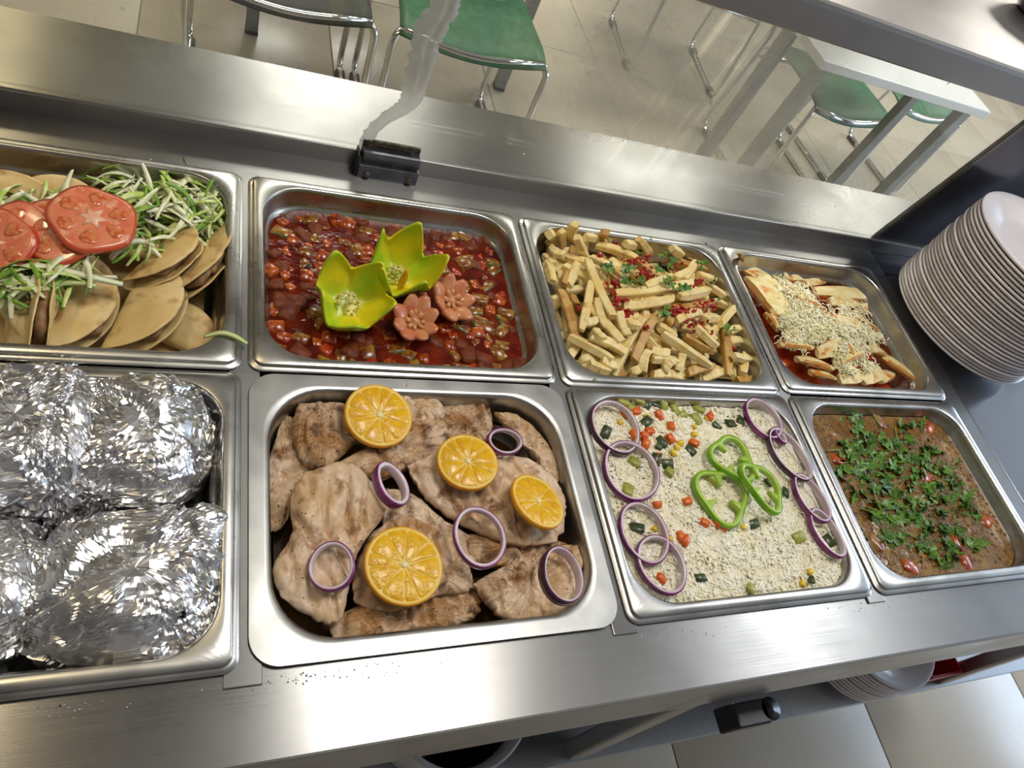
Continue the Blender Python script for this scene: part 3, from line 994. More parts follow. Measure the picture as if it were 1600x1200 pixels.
def pepper_flower(u, v, R, H, teeth, tilt, yaw, label, ph, orange=False):
    c = hit(u, v, stew_z)
    T = thing('pepper_flower', label, 'pepper', (c.x, c.y, SZ + .005), (tilt[0], tilt[1], yaw))
    N, Kt = teeth * 12, 12

    def tri(a):
        t = (a * teeth / (2 * PI) + ph) % 1
        return (1 - abs(2 * t - 1)) ** .95

    def rr_(t, a):
        base = R * (.40 + .60 * math.sin(min(1, t * 1.25) * PI / 2) + .10 * t * tri(a))
        return base * (1 + .07 * math.cos(3 * a + 1))
    outer, inner = [], []
    for j in range(Kt + 1):
        t = j / Kt
        lo, li = [], []
        for k in range(N):
            a = 2 * PI * k / N
            hh = H * (.34 + .80 * tri(a))
            z = t * hh
            r_ = rr_(t, a)
            th = .0042 * (1 - .35 * t)
            lo.append((r_ * math.cos(a), r_ * math.sin(a), z))
            li.append(((r_ - th) * math.cos(a), (r_ - th) * math.sin(a), max(z, .004) - .0002))
        outer.append(lo)
        inner.append(li)
    vf = loft(outer + inner[::-1])
    nf = Kt * N
    idx = [0] * nf + [1] * (len(vf[1]) - nf)
    obj('pepper_cup', vf, [PEPO, PEPI], T, midx=idx)
    sv = []
    for i in range(46):
        a, q = random.uniform(0, 6.28), random.random() ** .6 * R * .34
        sv.append(xf(chunk(.0034, .0026, .0022, .2, i, .3), Matrix.Translation((q * math.cos(a), q * math.sin(a), .007 + (R * .34 - q) * .8 + random.uniform(0, .003)))))
    obj('seed_cluster', join(sv), SEEDS, T)
    if orange:
        pf = []
        for j in range(7):
            t = j / 6
            w = .0075 * math.sin(PI * min(1, .25 + .75 * (1 - t))) * (1 - t * .8) + .0008
            pf.append([(-w, -R * (.5 - .25 * t) - .0, .004 + t * H * .62), (0, -R * (.5 - .25 * t) - .003, .004 + t * H * .62), (w, -R * (.5 - .25 * t), .004 + t * H * .62), (0, -R * (.5 - .25 * t) + .002, .004 + t * H * .62)])
        obj('orange_tip', loft(pf, True, True), PEPOR, T)
    return T


pepper_flower(540, 482, .038, .050, 5, (.30, -.12), .5, 'green and yellow bell pepper cut as a cup, nearest the stew pan corner', .2)
pepper_flower(616, 440, .037, .058, 5, (.24, .02), .1, 'green and yellow bell pepper cut as a star, behind the tomato flowers', .55, True)


def tomato_flower(u, v, R, n_, tilt, yaw, label):
    c = hit(u, v, stew_z)
    T = thing('tomato_flower', label, 'tomato', (c.x, c.y, SZ), (tilt[0], tilt[1], yaw))
    for k in range(n_):
        a = 2 * PI * k / n_ + random.uniform(-.12, .12)
        loops = []
        L_ = R * random.uniform(.92, 1.08)
        for j in range(9):
            t = j / 8
            w = L_ * .40 * math.sin(PI * (.12 + .80 * t) ** 1.05) + .0006
            hgt = L_ * .30 * math.sin(PI * (.15 + .75 * t))
            zc = .008 + .020 * t ** 1.3
            loops.append([(t * L_ * .92 + .002 - .1 * q_ * w, w * math.cos(b_), zc + hgt * math.sin(b_) * (.7 if math.sin(b_) > 0 else 1)) for b_, q_ in ((2 * PI * m / 10, math.sin(2 * PI * m / 10)) for m in range(10))])
        obj('petal', loft(loops, True, True), TOMP, T, rot=(0, 0, a))
        obj('seed_wall', xf(chunk(R * .34, .0052, .008, .45, k, .3), Matrix.Rotation(a + PI / n_, 4, 'Z') @ Matrix.Translation((R * .30, 0, .018)) @ Matrix.Rotation(-.3, 4, 'Y')), TOMC, T)
    obj('heart', xf(chunk(.014, .014, .012, .2, 3, .35), Matrix.Translation((0, 0, .016))), TOMC, T)


tomato_flower(640, 510, .0275, 8, (.30, -.05), .3, 'small cut tomato flower lying nearest the front of the stew')
tomato_flower(692, 478, .0285, 7, (.30, .22), .1, 'pink cut tomato flower beside the star pepper, furthest right')

# ================================================================== CHICKEN
CZ = -.0035
jz = CZ - .048
tag(surf('chicken_juice', CHK, .024, .045, lambda x, y: jz, JUICE), 'thin brown cooking juice pooled under the chicken', 'juice')


def cq(cx, cy):                       # crop coordinate -> photo pixel
    return 380 + cx / 2.5, 570 + cy / 2.5


def cutlet(outl, z, label, mat, t=.017, tiltx=0.0, tilty=0.0, seed=1, curl=0.0):
    w = [P(*cq(*p), z) for p in outl]
    c = sum(w) / len(w)
    N = 120
    ring = spline([Vector((p[0] - c[0], p[1] - c[1], 0)) for p in w] + [Vector((w[0][0] - c[0], w[0][1] - c[1], 0))], 12)[:-1]
    # resample by angle index
    L_ = len(ring)
    ring = [ring[int(i * L_ / N)] for i in range(N)]
    vs, fs = [], []
    R_ = 30

    def top(x, y, r):
        e = max(0, 1 - r ** 5) ** .55
        nn = fbm((x + seed) * 34, y * 34, seed, 5)
        n2 = noise.noise(Vector(((x + seed) * 110, y * 110, seed)))
        rid = abs(noise.noise(Vector(((x + seed) * 55, y * 22, seed + 4))))
        return (t * .5 + .0062 * nn + .0016 * n2 - .007 * max(0, .22 - rid) / .22 + curl * r * r) * e - t * .12 + tiltx * x + tilty * y
    for i in range(R_ + 1):
        r = 1 - (i / R_) ** 1.5
        for k, p in enumerate(ring):
            j = 1 + .045 * nz(k * .35, seed, 1) + .02 * nz(k * 1.1, seed, 6)
            x, y = p.x * r * j, p.y * r * j
            vs.append((x, y, top(x, y, r)))
    nb_ = len(vs)
    for r in (.97, .85):
        for k, p in enumerate(ring):
            j = 1 + .045 * nz(k * .35, seed, 1) + .02 * nz(k * 1.1, seed, 6)
            x, y = p.x * r * j, p.y * r * j
            vs.append((x, y, -t * .5 + tiltx * x + tilty * y - (0 if r > .9 else t * .1)))
    for i in range(R_):
        for k in range(N):
            k2 = (k + 1) % N
            fs.append([i * N + k, i * N + k2, (i + 1) * N + k2, (i + 1) * N + k])
    for k in range(N):
        k2 = (k + 1) % N
        fs.append([k2, k, nb_ + k, nb_ + k2])
        fs.append([nb_ + k2, nb_ + k, nb_ + N + k, nb_ + N + k2])
    fs.append([nb_ + N + k for k in range(N)][::-1])
    o = obj('chicken_cutlet', (vs, fs), mat, loc=(c[0], c[1], z))
    tag(o, label, 'chicken', 'grilled chicken cutlets')
    # pepper specks pressed into the surface
    sp = []
    for i in range(34):
        k = random.randrange(N)
        r = random.random() ** .5 * .9
        x, y = ring[k].x * r, ring[k].y * r
        s_ = random.uniform(.0005, .0011)
        sp.append(xf(chunk(s_, s_, s_, .3, i, .2), Matrix.Translation((x, y, top(x, y, r) + .0001))))
    s_ = obj('pepper_specks', join(sp), PEPPERC, o, smooth=False)
    s_['kind'] = 'stuff'
    return o


cutlet([(160, 200), (290, 250), (300, 400), (210, 540), (140, 640), (85, 610), (80, 440)], -.030, 'flat chicken cutlet against the left wall of the pan', CHIC, .014, seed=2, tilty=.05)
cutlet([(215, 150), (330, 145), (420, 165), (450, 280), (330, 390), (225, 360), (190, 250)], -.016, 'browned chicken cutlet in the back left corner under an orange slice', CHIB, .024, seed=5)
cutlet([(560, 90), (640, 62), (720, 100), (795, 185), (700, 240), (580, 260)], -.014, 'chicken piece at the back, poking up behind the rearmost orange slice', CHIC, .018, seed=8, tilty=.12)
cutlet([(780, 155), (940, 145), (975, 240), (930, 300), (800, 290), (740, 220)], -.024, 'browned chicken piece at the back wall between orange slice and onion', CHIB, .016, seed=11)
cutlet([(985, 185), (1060, 190), (1150, 255), (1215, 350), (1235, 450), (1190, 440), (1120, 330), (1040, 250)], -.020, 'thin curved strip of chicken in the back right corner', CHIC, .012, seed=14)
cutlet([(330, 400), (520, 300), (700, 205), (800, 235), (760, 350), (640, 400), (540, 440), (420, 430)], -.014, 'seared chicken cutlet running diagonally below the rearmost orange slice', CHIB, .020, seed=17)
cutlet([(560, 480), (660, 500), (780, 600), (930, 700), (880, 780), (700, 740), (560, 650)], -.022, 'chicken piece in the middle beneath the big onion ring', CHIC, .016, seed=20)
cutlet([(640, 390), (790, 330), (960, 350), (1120, 365), (1240, 470), (1262, 570), (1230, 680), (1080, 700), (930, 650), (800, 580), (700, 490)], -.012, 'large pale chicken cutlet on the right under two orange slices', CHIC, .019, seed=23)
cutlet([(860, 660), (1040, 660), (1240, 690), (1310, 740), (1200, 800), (1000, 790), (880, 760)], -.026, 'chicken piece partly hidden below the right-hand orange slice', CHIB, .016, seed=26)
cutlet([(330, 1000), (480, 930), (700, 910), (900, 870), (920, 970), (790, 1025), (560, 1060), (380, 1078)], -.028, 'browned chicken cutlet along the front wall of the pan', CHIB, .020, seed=29)
cutlet([(445, 760), (520, 640), (640, 590), (780, 660), (890, 800), (880, 880), (760, 900), (600, 960), (440, 920)], -.018, 'chicken cutlet under the largest front orange slice', CHIB, .018, seed=32)
cutlet([(240, 420), (400, 380), (490, 440), (560, 560), (480, 680), (430, 780), (410, 900), (375, 1000), (280, 985), (160, 905), (115, 790), (190, 660), (185, 520)], -.008, 'large pale chicken cutlet at the left with an onion ring on it', CHIC, .021, seed=35, tilty=.03)
cutlet([(905, 850), (1010, 790), (1140, 750), (1300, 700), (1325, 850), (1230, 985), (1060, 1000), (960, 930)], -.014, 'chicken cutlet in the front right corner under a dark onion ring', CHIC, .020, seed=38)


def orange_slice(u, v, z, R, rot, label):
    q = P(u, v, z)
    T = thing('orange_slice', label, 'orange slice', q, rot, 'orange slices on the chicken')
    h = .0058
    obj('rind', loft([[(r * math.cos(2 * PI * k / 64), r * math.sin(2 * PI * k / 64), zz) for k in range(64)] for r, zz in ((R - .0016, 0), (R, .0008), (R + .0004, h * .5), (R, h - .0006), (R - .0006, h), (R - .0016, h - .0001))], cap_end=False), ORIND, T)
    obj('pith', lathe([(R - .0012, .0004), (R - .0008, h - .0006), (R - .0012, h), (R - .003, h - .0002), (R - .0036, h - .0004), (.004, h - .0004), (.0005, h - .0004)], 64), OPITH, T)
    ns_ = 10
    for k in range(ns_):
        a0 = 2 * PI * k / ns_ + .12 * math.sin(k * 2.1) + .006
        a1 = 2 * PI * (k + 1) / ns_ + .12 * math.sin((k + 1) * 2.1 % (ns_ * 2.1)) - .006
        if k == ns_ - 1:
            a1 = 2 * PI - .006
        ri, ro = .0028 + .0012 * (k % 3 == 0), R - .0034
        out = [(ri, .5 * (a0 + a1))]
        out += [(ro * .45, a0 + .02), (ro * .93, a0 + .004)] + [(ro, a0 + (a1 - a0) * t_) for t_ in (.1, .3, .5, .7, .9)] + [(ro * .93, a1 - .004), (ro * .45, a1 - .02)]
        P2 = [(r * math.cos(a), r * math.sin(a)) for r, a in out]
        cx_, cy_ = sum(p[0] for p in P2) / len(P2), sum(p[1] for p in P2) / len(P2)
        loops = [[(p[0], p[1], h - .0014) for p in P2], [(p[0], p[1], h - .0002) for p in P2], [(cx_ + (p[0] - cx_) * .94, cy_ + (p[1] - cy_) * .94, h + .0001) for p in P2]]
        obj('segment', loft(loops), OFLESH, T)
    obj('core', xf(chunk(.0052, .0046, .0018, .3, 3, .35), Matrix.Translation((0, 0, h - .0002))), OPALE, T)


ORB = .0325
orange_slice(590, 652, .002, .0325, (.10, .02, .3), 'orange slice furthest back on the chicken, against the pan wall')
orange_slice(729, 725, .0035, .0300, (-.08, .02, 1.2), 'orange slice in the middle of the chicken beside two onion rings')
orange_slice(836, 787, .006, .0300, (.05, .32, .7), 'tilted orange slice with a green speck at the right of the chicken')
orange_slice(629, 886, -.001, .0345, (.06, -.03, 2.0), 'largest orange slice, nearest the front of the chicken')
o = put('cilantro_leaf', LEAVES[1], None, tuple(P(829, 805, .0125)), (.1, .5, 1.2), (.0042,) * 3)
tag(o, 'green cilantro speck stuck on the tilted orange slice', 'cilantro')
onion_ring(P(606, 762, -.001), .0155, .0215, (.10, .30, .40), 'pale red onion ring between the left cutlet and the middle orange', h=.010, th=.0042)
onion_ring(P(785, 692, .000), .0185, .0135, (.25, .05, -.15), 'red onion ring behind the middle orange slice', h=.009, th=.003)
onion_ring(P(520, 888, .002), .0185, .0195, (.05, -.30, .1), 'purple onion ring on the large left cutlet', h=.010, th=.003)
onion_ring(P(747, 842, .001), .0240, .0280, (.05, -.10, .1), 'large red onion ring in the centre of the chicken', h=.0085, th=.0036)
onion_ring(P(871, 903, .002), .0215, .0270, (-.05, .18, -.15), 'dark purple onion ring at the front right of the chicken', h=.011, th=.0026, dark=True)
# ================================================================== FRIES
fx, fy_ = (FRI[0] + FRI[1]) / 2, (FRI[2] + FRI[3]) / 2


def fry_z(x, y):
    e = max(abs(x - fx) / .135, abs(y - fy_) / .108)
    return -.026 + .040 * max(0, 1 - e ** 2.2) + .004 * nz(x * 30, y * 30, 2)


def fry_mesh(i, mat):
    rr = random.Random(i + 100)
    L_ = 1.0
    loops = []
    bend = rr.uniform(-.06, .06)
    tap0, tap1 = rr.uniform(.72, .95), rr.uniform(.45, .95)
    for j in range(7):
        t = j / 6
        w = (.5 + .04 * rr.uniform(-1, 1)) * (tap0 * (1 - t) + tap1 * t if j in (0, 6) else 1 - (1 - tap1) * .5 * max(0, t - .5))
        if j == 0 or j == 6:
            w *= .88
        lp = []
        for m in range(8):
            qy, qz = ((1, -.74), (1, .74), (.74, 1), (-.74, 1), (-1, .74), (-1, -.74), (-.74, -1), (.74, -1))[m]
            lp.append(((t - .5) * L_ + .02 * qy * (j in (0, 6)) * tap0, bend * 4 * t * (1 - t) * .6 + .12 * w * qy, .12 * w * qz))
        loops.append(lp)
    return mesh('french_fry', *loft(loops, True, True), mat, False)


FRYM = [fry_mesh(i, FRY if i % 6 else FRYB) for i in range(10)]


def fry_between(a, b_, wdt, mi, lab, grp, nm='french_fry'):
    a, b_ = Vector(a), Vector(b_)
    d = b_ - a
    q = d.to_track_quat('X', 'Z')
    o = bpy.data.objects.new(nm, FRYM[mi % len(FRYM)])
    COL.objects.link(o)
    o.location = (a + b_) / 2
    o.rotation_mode = 'QUATERNION'
    o.rotation_quaternion = q @ Euler((random.uniform(-.5, .5), 0, 0)).to_quaternion()
    o.scale = (d.length, wdt / .115, wdt / .115 * .92)
    if lab:
        tag(o, ('browned ' if mi % len(FRYM) % 6 == 0 else 'golden ') + lab % where(FRI, o.location.x, o.location.y), 'french fry', grp)
    return o


FL = 'french fry lying %s of the heap'
FG = 'french fries in the heap'
# lower layers as one bed
bed = []
for i in range(150):
    x, y = random.uniform(FRI[0] + .035, FRI[1] - .035), random.uniform(FRI[2] + .035, FRI[3] - .035)
    a = random.uniform(0, PI)
    L_ = random.uniform(.04, .065)
    z = fry_z(x, y) - random.uniform(.014, .026)
    me = FRYM[i % 10]
    m = Matrix.Translation((x, y, z)) @ Euler((random.uniform(-.4, .4), random.uniform(-.25, .25), a)).to_matrix().to_4x4() @ Matrix.Diagonal((L_, .092, .088, 1))
    bed.append(([m @ v.co for v in me.vertices], [list(p.vertices) for p in me.polygons]))
o = obj('fries_bed', join(bed), FRY)
tag(o, 'lower layers of french fries under the top of the heap', 'french fries', None, 'stuff')


def fpx(cx, cy):
    return 810 + cx / 3.72, 330 + cy / 3.72


hand = [((250, 450), (310, 215)), ((280, 450), (385, 180)), ((240, 195), (150, 205)), ((245, 290), (165, 245)), ((330, 75), (295, 200)), ((255, 115), (250, 215)), ((510, 120), (450, 210)),
        ((180, 440), (150, 320)), ((390, 310), (525, 650)), ((345, 720), (400, 440)), ((320, 740), (235, 480)), ((390, 565), (580, 790)), ((440, 540), (500, 700)), ((280, 755), (520, 900)),
        ((400, 760), (600, 850)), ((540, 970), (720, 630)), ((650, 890), (790, 610)), ((590, 575), (880, 530)), ((540, 505), (980, 450)), ((900, 535), (1080, 490)), ((860, 585), (1090, 555)),
        ((720, 460), (880, 400)), ((520, 310), (620, 400)), ((400, 300), (600, 410)), ((430, 240), (660, 310)), ((500, 200), (590, 270)), ((640, 300), (740, 370)), ((700, 160), (745, 275)), ((620, 190), (700, 230)),
        ((890, 215), (915, 290)), ((900, 300), (1090, 360)), ((1010, 320), (940, 430)), ((1020, 400), (1120, 430)), ((1090, 470), (1230, 560)), ((890, 670), (1030, 620)), ((1080, 770), (1190, 640)),
        ((1180, 700), (1195, 980)), ((1250, 650), (1360, 860)), ((1270, 560), (1150, 680)), ((810, 740), (1090, 930)), ((950, 740), (1130, 830)), ((800, 680), (900, 740)), ((610, 680), (690, 680)),
        ((750, 890), (900, 900)), ((690, 970), (730, 840)), ((760, 970), (940, 975)), ((960, 960), (1130, 910)), ((900, 950), (930, 820)), ((390, 910), (510, 950)), ((630, 960), (690, 930)), ((1260, 990), (1400, 980)),
        ((1290, 960), (1310, 840)), ((1230, 860), (1330, 880)), ((1060, 650), (1140, 640)), ((1200, 730), (1270, 720)), ((1210, 780), (1290, 775)), ((1320, 720), (1350, 660)), ((750, 830), (850, 850)), ((560, 620), (620, 740)),
        ((350, 680), (440, 660)), ((300, 510), (330, 560)), ((140, 270), (190, 330)), ((340, 150), (400, 250)), ((390, 150), (480, 210)), ((180, 140), (200, 190)), ((1120, 540), (1260, 590)), ((840, 640), (880, 680)),
        ((420, 720), (470, 780)), ((1000, 700), (1120, 820)), ((880, 420), (960, 380)), ((1040, 440), (1180, 500)), ((960, 280), (1080, 330)), ((470, 880), (560, 930)), ((820, 960), (870, 900))]
for i, (a, b_) in enumerate(hand):
    A, B = hit(*fpx(*a), fry_z), hit(*fpx(*b_), fry_z)
    up = .004 + (i % 5) * .0016
    A.z += up + random.uniform(-.002, .004)
    B.z += up + random.uniform(-.002, .004)
    if i in (4, 5, 6, 27, 29, 28, 64, 62, 63):           # ends standing up at the back
        A = Vector(P(*fpx(*a), .020))
        B = A + (B - A) * (1.6 if (B - A).length < .03 else 1.0)
        B.z = min(B.z, -.012)
    fry_between(A, B, random.uniform(.0098, .0122), i, FL, FG)
for i in range(70):
    for _ in range(20):
        x, y = random.uniform(FRI[0] + .03, FRI[1] - .03), random.uniform(FRI[2] + .028, FRI[3] - .03)
        if x - FRI[0] > .2 and y > FRI[2] + .20:
            continue
        break
    a = random.uniform(0, PI)
    L_ = random.uniform(.035, .062)
    dx, dy = math.cos(a) * L_ / 2, math.sin(a) * L_ / 2
    cl_ = lambda p: (min(max(p[0], FRI[0] + .026), FRI[1] - .026), min(max(p[1], FRI[2] + .026), FRI[3] - .026))
    A, B = cl_((x - dx, y - dy)), cl_((x + dx, y + dy))
    if (A[0] - B[0]) ** 2 + (A[1] - B[1]) ** 2 < .03 ** 2:
        continue
    zo = random.uniform(-.010, -.003)
    fry_between((A[0], A[1], fry_z(*A) + zo), (B[0], B[1], fry_z(*B) + zo), random.uniform(.0095, .0118), i, FL, FG)


def leaves_at(spots, zf, lift, size, label, group, jit=14, n_each=4, pn=None):
    for (u, v) in spots:
        for k in range(n_each):
            q = hit(u + random.uniform(-jit, jit), v + random.uniform(-jit, jit) * .7, zf)
            s = random.uniform(*size)
            o = put('cilantro_leaf', random.choice(LEAVES), None, (q.x, q.y, q.z + lift + random.uniform(0, .003)), (random.uniform(-.7, .7), random.uniform(-.7, .7), random.uniform(0, 6.28)), (s, s, s))
            tag(o, label % where(pn, q.x, q.y), 'cilantro', group)


leaves_at([fpx(*p) for p in ((480, 370), (610, 380), (660, 450), (800, 300), (870, 340), (790, 380), (820, 460), (590, 460), (690, 260), (1040, 360), (1160, 540), (1080, 450), (930, 500), (600, 225), (820, 630), (1190, 720))], fry_z, .0155, (.0068, .0105), 'chopped cilantro leaf %s of the fries heap', 'cilantro leaves on the fries', 8, 6, FRI)
for (u, v, dz) in ((1017, 372, .0005), (930, 594, .0005)):
    q = P(u, v, .001)
    tag(put('cilantro_leaf', LEAVES[2], None, q, (.1, .1, u), (.0042,) * 3), 'stray cilantro bit on the fries pan rim ' + ('at the back' if v < 400 else 'at the front'), 'cilantro')
blobs = []
for (cx, cy, r, nn) in ((700, 400, 50, 40), (640, 330, 40, 24), (560, 560, 30, 26), (600, 620, 34, 26), (920, 610, 60, 46), (1080, 580, 44, 34), (990, 690, 50, 26), (530, 450, 30, 18), (540, 250, 30, 14), (440, 290, 30, 10), (1000, 450, 40, 18), (870, 340, 60, 26), (1060, 740, 30, 10), (720, 700, 20, 6), (330, 600, 12, 4), (1230, 820, 14, 5), (520, 510, 20, 8), (700, 320, 50, 16)):
    for i in range(nn):
        u, v = fpx(cx + random.gauss(0, r * .6), cy + random.gauss(0, r * .4))
        q = hit(u, v, fry_z)
        s = random.uniform(.0020, .0056)
        blobs.append(xf(chunk(s * 1.2, s * .7, s * .45, .5, i, .2), Matrix.Translation((q.x, q.y, q.z + .0115 + random.uniform(-.004, .003))) @ Euler((random.random() * 3, random.random() * 3, 0)).to_matrix().to_4x4()))
tag(obj('chili_flakes', join(blobs), CHILI, smooth=False), 'crumbled red chili sprinkled over the fries', 'chili', None, 'stuff')

# ================================================================== RICE
rx_, ry_ = (RIC[0] + RIC[1]) / 2, (RIC[2] + RIC[3]) / 2


def rice_z(x, y):
    e = max(abs(x - rx_ + .004) / .136, abs(y - ry_) / .108)
    right = max(0, x - (RIC[1] - .055)) * .0
    return -.0115 + .0075 * max(0, 1 - e ** 3) - right + .0028 * nz(x * 45, y * 45, 7) + .0022 * nz(x * 110, y * 110, 3)


tag(surf('rice_bed', RIC, .0175, .040, rice_z, RICEB), 'cooked white rice filling the steel pan', 'rice')


def grains(n_, pn, zf, L_, W_, inset, test=None):
    vs, fs = [], []
    cnt = 0
    while cnt < n_:
        x, y = random.uniform(pn[0] + inset, pn[1] - inset), random.uniform(pn[2] + inset, pn[3] - inset)
        cxn, cyn = abs(x - (pn[0] + pn[1]) / 2), abs(y - (pn[2] + pn[3]) / 2)
        hx, hy = (pn[1] - pn[0]) / 2 - inset, (pn[3] - pn[2]) / 2 - inset
        rr = .034
        if cxn > hx - rr and cyn > hy - rr and (cxn - hx + rr) ** 2 + (cyn - hy + rr) ** 2 > rr * rr:
            continue
        if test and not test(x, y):
            continue
        cnt += 1
        m = Matrix.Translation((x, y, zf(x, y) + random.uniform(-.0006, .0017))) @ Euler((0, random.uniform(-.36, .36), random.uniform(0, PI))).to_matrix().to_4x4()
        l, w = L_ * random.uniform(.8, 1.15), W_ * random.uniform(.85, 1.1)
        b0 = len(vs)
        bend = random.uniform(-.0006, .0006)
        vs.append(m @ Vector((-l / 2, 0, 0)))
        for t in (-.28, .28):
            for k in range(5):
                a = 2 * PI * k / 5
                vs.append(m @ Vector((t * l, w / 2 * math.cos(a) + bend, w / 2 * math.sin(a))))
        vs.append(m @ Vector((l / 2, 0, 0)))
        for k in range(5):
            k2 = (k + 1) % 5
            fs += [[b0, b0 + 1 + k2, b0 + 1 + k], [b0 + 1 + k, b0 + 1 + k2, b0 + 6 + k2, b0 + 6 + k], [b0 + 11, b0 + 6 + k, b0 + 6 + k2]]
    return vs, fs


o = obj('rice_grains', grains(15000, RIC, rice_z, .0072, .0022, .0195), RICE, smooth=False)
tag(o, 'loose cooked rice grains on top of the rice', 'rice', None, 'stuff')


def rpx(cx, cy):
    return 880 + cx / 3.158, 600 + cy / 3.158


vm = {'c': ('carrot_cube', [mesh('carrot_cube', *chunk(.0105, .0085, .0075, .25, 60 + i), VCAR) for i in range(2)], 'steamed orange carrot cube %s of the rice pan', 'carrot', 'carrot cubes in the rice'),
      'k': ('corn_kernel', [mesh('corn_kernel', *chunk(.0075, .0062, .0048, .2, 70 + i, .3), CORN) for i in range(2)], 'yellow corn kernel %s of the rice pan', 'corn', 'corn kernels in the rice'),
      's': ('squash_piece', [mesh('squash_piece', *chunk(.014, .011, .006, .25, 80 + i, .25), VZUC) for i in range(2)], 'pale green squash piece %s of the rice pan', 'squash', 'pale squash pieces in the rice'),
      'd': ('squash_skin_piece', [mesh('squash_skin_piece', *chunk(.014, .009, .004, .25, 90 + i, .25), VZUS) for i in range(2)], 'dark green squash skin piece %s of the rice pan', 'squash', 'dark squash pieces in the rice')}
for k, lst in {'c': ((135, 130), (350, 145), (465, 160), (715, 170), (420, 240), (520, 275), (400, 305), (345, 255), (605, 585), (590, 780), (570, 760), (750, 695), (475, 965), (525, 215), (300, 150), (455, 600), (460, 370), (390, 260), (690, 690), (640, 300), (790, 715)),
               'k': ((555, 95), (595, 80), (405, 165), (275, 195), (640, 215), (640, 255), (555, 320), (535, 345), (125, 230), (520, 770), (445, 720), (1210, 930), (1175, 990), (500, 760), (880, 710), (570, 300), (620, 80), (700, 175)),
               's': ((365, 85), (330, 120), (585, 165), (650, 180), (520, 440), (345, 390), (310, 530), (915, 1010), (1155, 765), (740, 480), (490, 100), (640, 90), (545, 130), (560, 150), (660, 130), (290, 95)),
               'd': ((450, 105), (520, 60), (480, 290), (500, 400), (650, 95), (620, 330), (750, 215), (820, 200), (205, 245), (355, 712), (670, 960), (935, 695), (1215, 965), (400, 195), (450, 380), (870, 185), (560, 50), (1010, 490), (1090, 540), (1300, 775), (470, 310), (410, 110))}.items():
    nm, mes, lab, cat, grp = vm[k]
    for i, p in enumerate(lst):
        q = hit(*rpx(*p), rice_z)
        s = random.uniform(.8, 1.2)
        tag(put(nm, mes[i % 2], None, (q.x, q.y, q.z + .0028), (random.uniform(-.4, .4), random.uniform(-.4, .4), random.uniform(0, 6.28)), (s, s, s)), lab % where(RIC, q.x, q.y), cat, grp)
RZ = .000
for (cx, cy, rx, ry, rot, lab, dk) in (
        (240, 225, .0315, .0330, (.05, .06, .2), 'large red onion ring in the back left corner of the rice', True),
        (322, 440, .0320, .0355, (.02, -.06, 0), 'large red onion ring second from the back, left side of rice', False),
        (385, 745, .0255, .0335, (.0, -.10, .15), 'red onion ring third from the back, left side of rice', False),
        (470, 900, .0250, .0305, (.0, -.12, .1), 'red onion ring nearest the front left of the rice', False),
        (965, 190, .0235, .0295, (.0, -.06, .35), 'red onion ring in the back right corner of the rice', False),
        (1090, 365, .0235, .0375, (.0, -.02, .28), 'dark purple onion ring leaning at the right wall of the rice pan', True),
        (1040, 275, .0085, .0125, (.0, .2, .2), 'tiny onion ring inside the dark purple ring on the rice', False),
        (1198, 580, .0195, .0310, (.0, -.04, .25), 'red onion ring at the right side, behind the frontmost ring', False),
        (1272, 750, .0180, .0300, (.0, -.04, .25), 'red onion ring nearest the front right of the rice', False)):
    q = hit(*rpx(cx, cy), lambda x, y: rice_z(x, y) + .003)
    onion_ring((q.x, q.y, q.z + (.004 if cx > 900 else .001)), rx, ry, rot, lab, h=.0085, th=.0034, dark=dk, group='red onion rings on the rice')


def pepper_ring(cx, cy, R, lobes, sq, rot, lab, lift):
    q = hit(*rpx(cx, cy), lambda x, y: rice_z(x, y) + .004)
    T = thing('pepper_ring', lab, 'pepper ring', (q.x, q.y, q.z + lift), rot, 'green pepper rings on the rice')
    N = 72
    f = lambda a: (1 + .13 * math.cos(lobes * a) + .03 * math.cos(2 * a)) * R

    def lp(off, z):
        return [((f(2 * PI * k / N) + off) * math.cos(2 * PI * k / N) * sq, (f(2 * PI * k / N) + off) * math.sin(2 * PI * k / N), z) for k in range(N)]
    obj('skin', loft([lp(-.0012, 0), lp(.0003, .0006), lp(.0006, .004), lp(.0003, .0074), lp(-.0012, .008)], cap_end=False), GPEP, T)
    obj('flesh', loft([lp(-.0008, .0004), lp(-.0010, .0078), lp(-.0050, .0076), lp(-.0060, .004), lp(-.0050, .0004), lp(-.0008, .0004)], cap_end=False), GPEF, T)
    for k in range(lobes):
        a = 2 * PI * (k + .5) / lobes
        r1, r0 = f(a) - .002, f(a) * .38
        w1 = .0060
        loops = []
        for j in range(5):
            t = j / 4
            r = r1 + (r0 - r1) * t
            w = w1 * (1 - t) + .0014
            d, e = Vector((math.cos(a) * sq, math.sin(a), 0)), Vector((-math.sin(a) * sq, math.cos(a), 0))
            loops.append([tuple(d * r + e * (w * ss) + Vector((0, 0, zz))) for ss, zz in ((-1, .001), (1, .001), (.8, .0068), (-.8, .0068))])
        obj('rib', loft(loops, True, True), GPEF, T)


pepper_ring(772, 560, .0335, 3, .98, (.03, -.05, .4), 'green pepper ring lying lowest and leftmost of the three on rice', 0)
pepper_ring(812, 385, .0305, 3, .92, (.0, .05, 1.0), 'green pepper ring furthest back of the three on the rice', .004)
pepper_ring(945, 530, .0325, 3, .72, (.05, .12, .45), 'green pepper ring lying on top, rightmost of the three on rice', .0085)

# ================================================================== CHEESE POTATOES
kx, ky = (CHE[0] + CHE[1]) / 2, (CHE[2] + CHE[3]) / 2


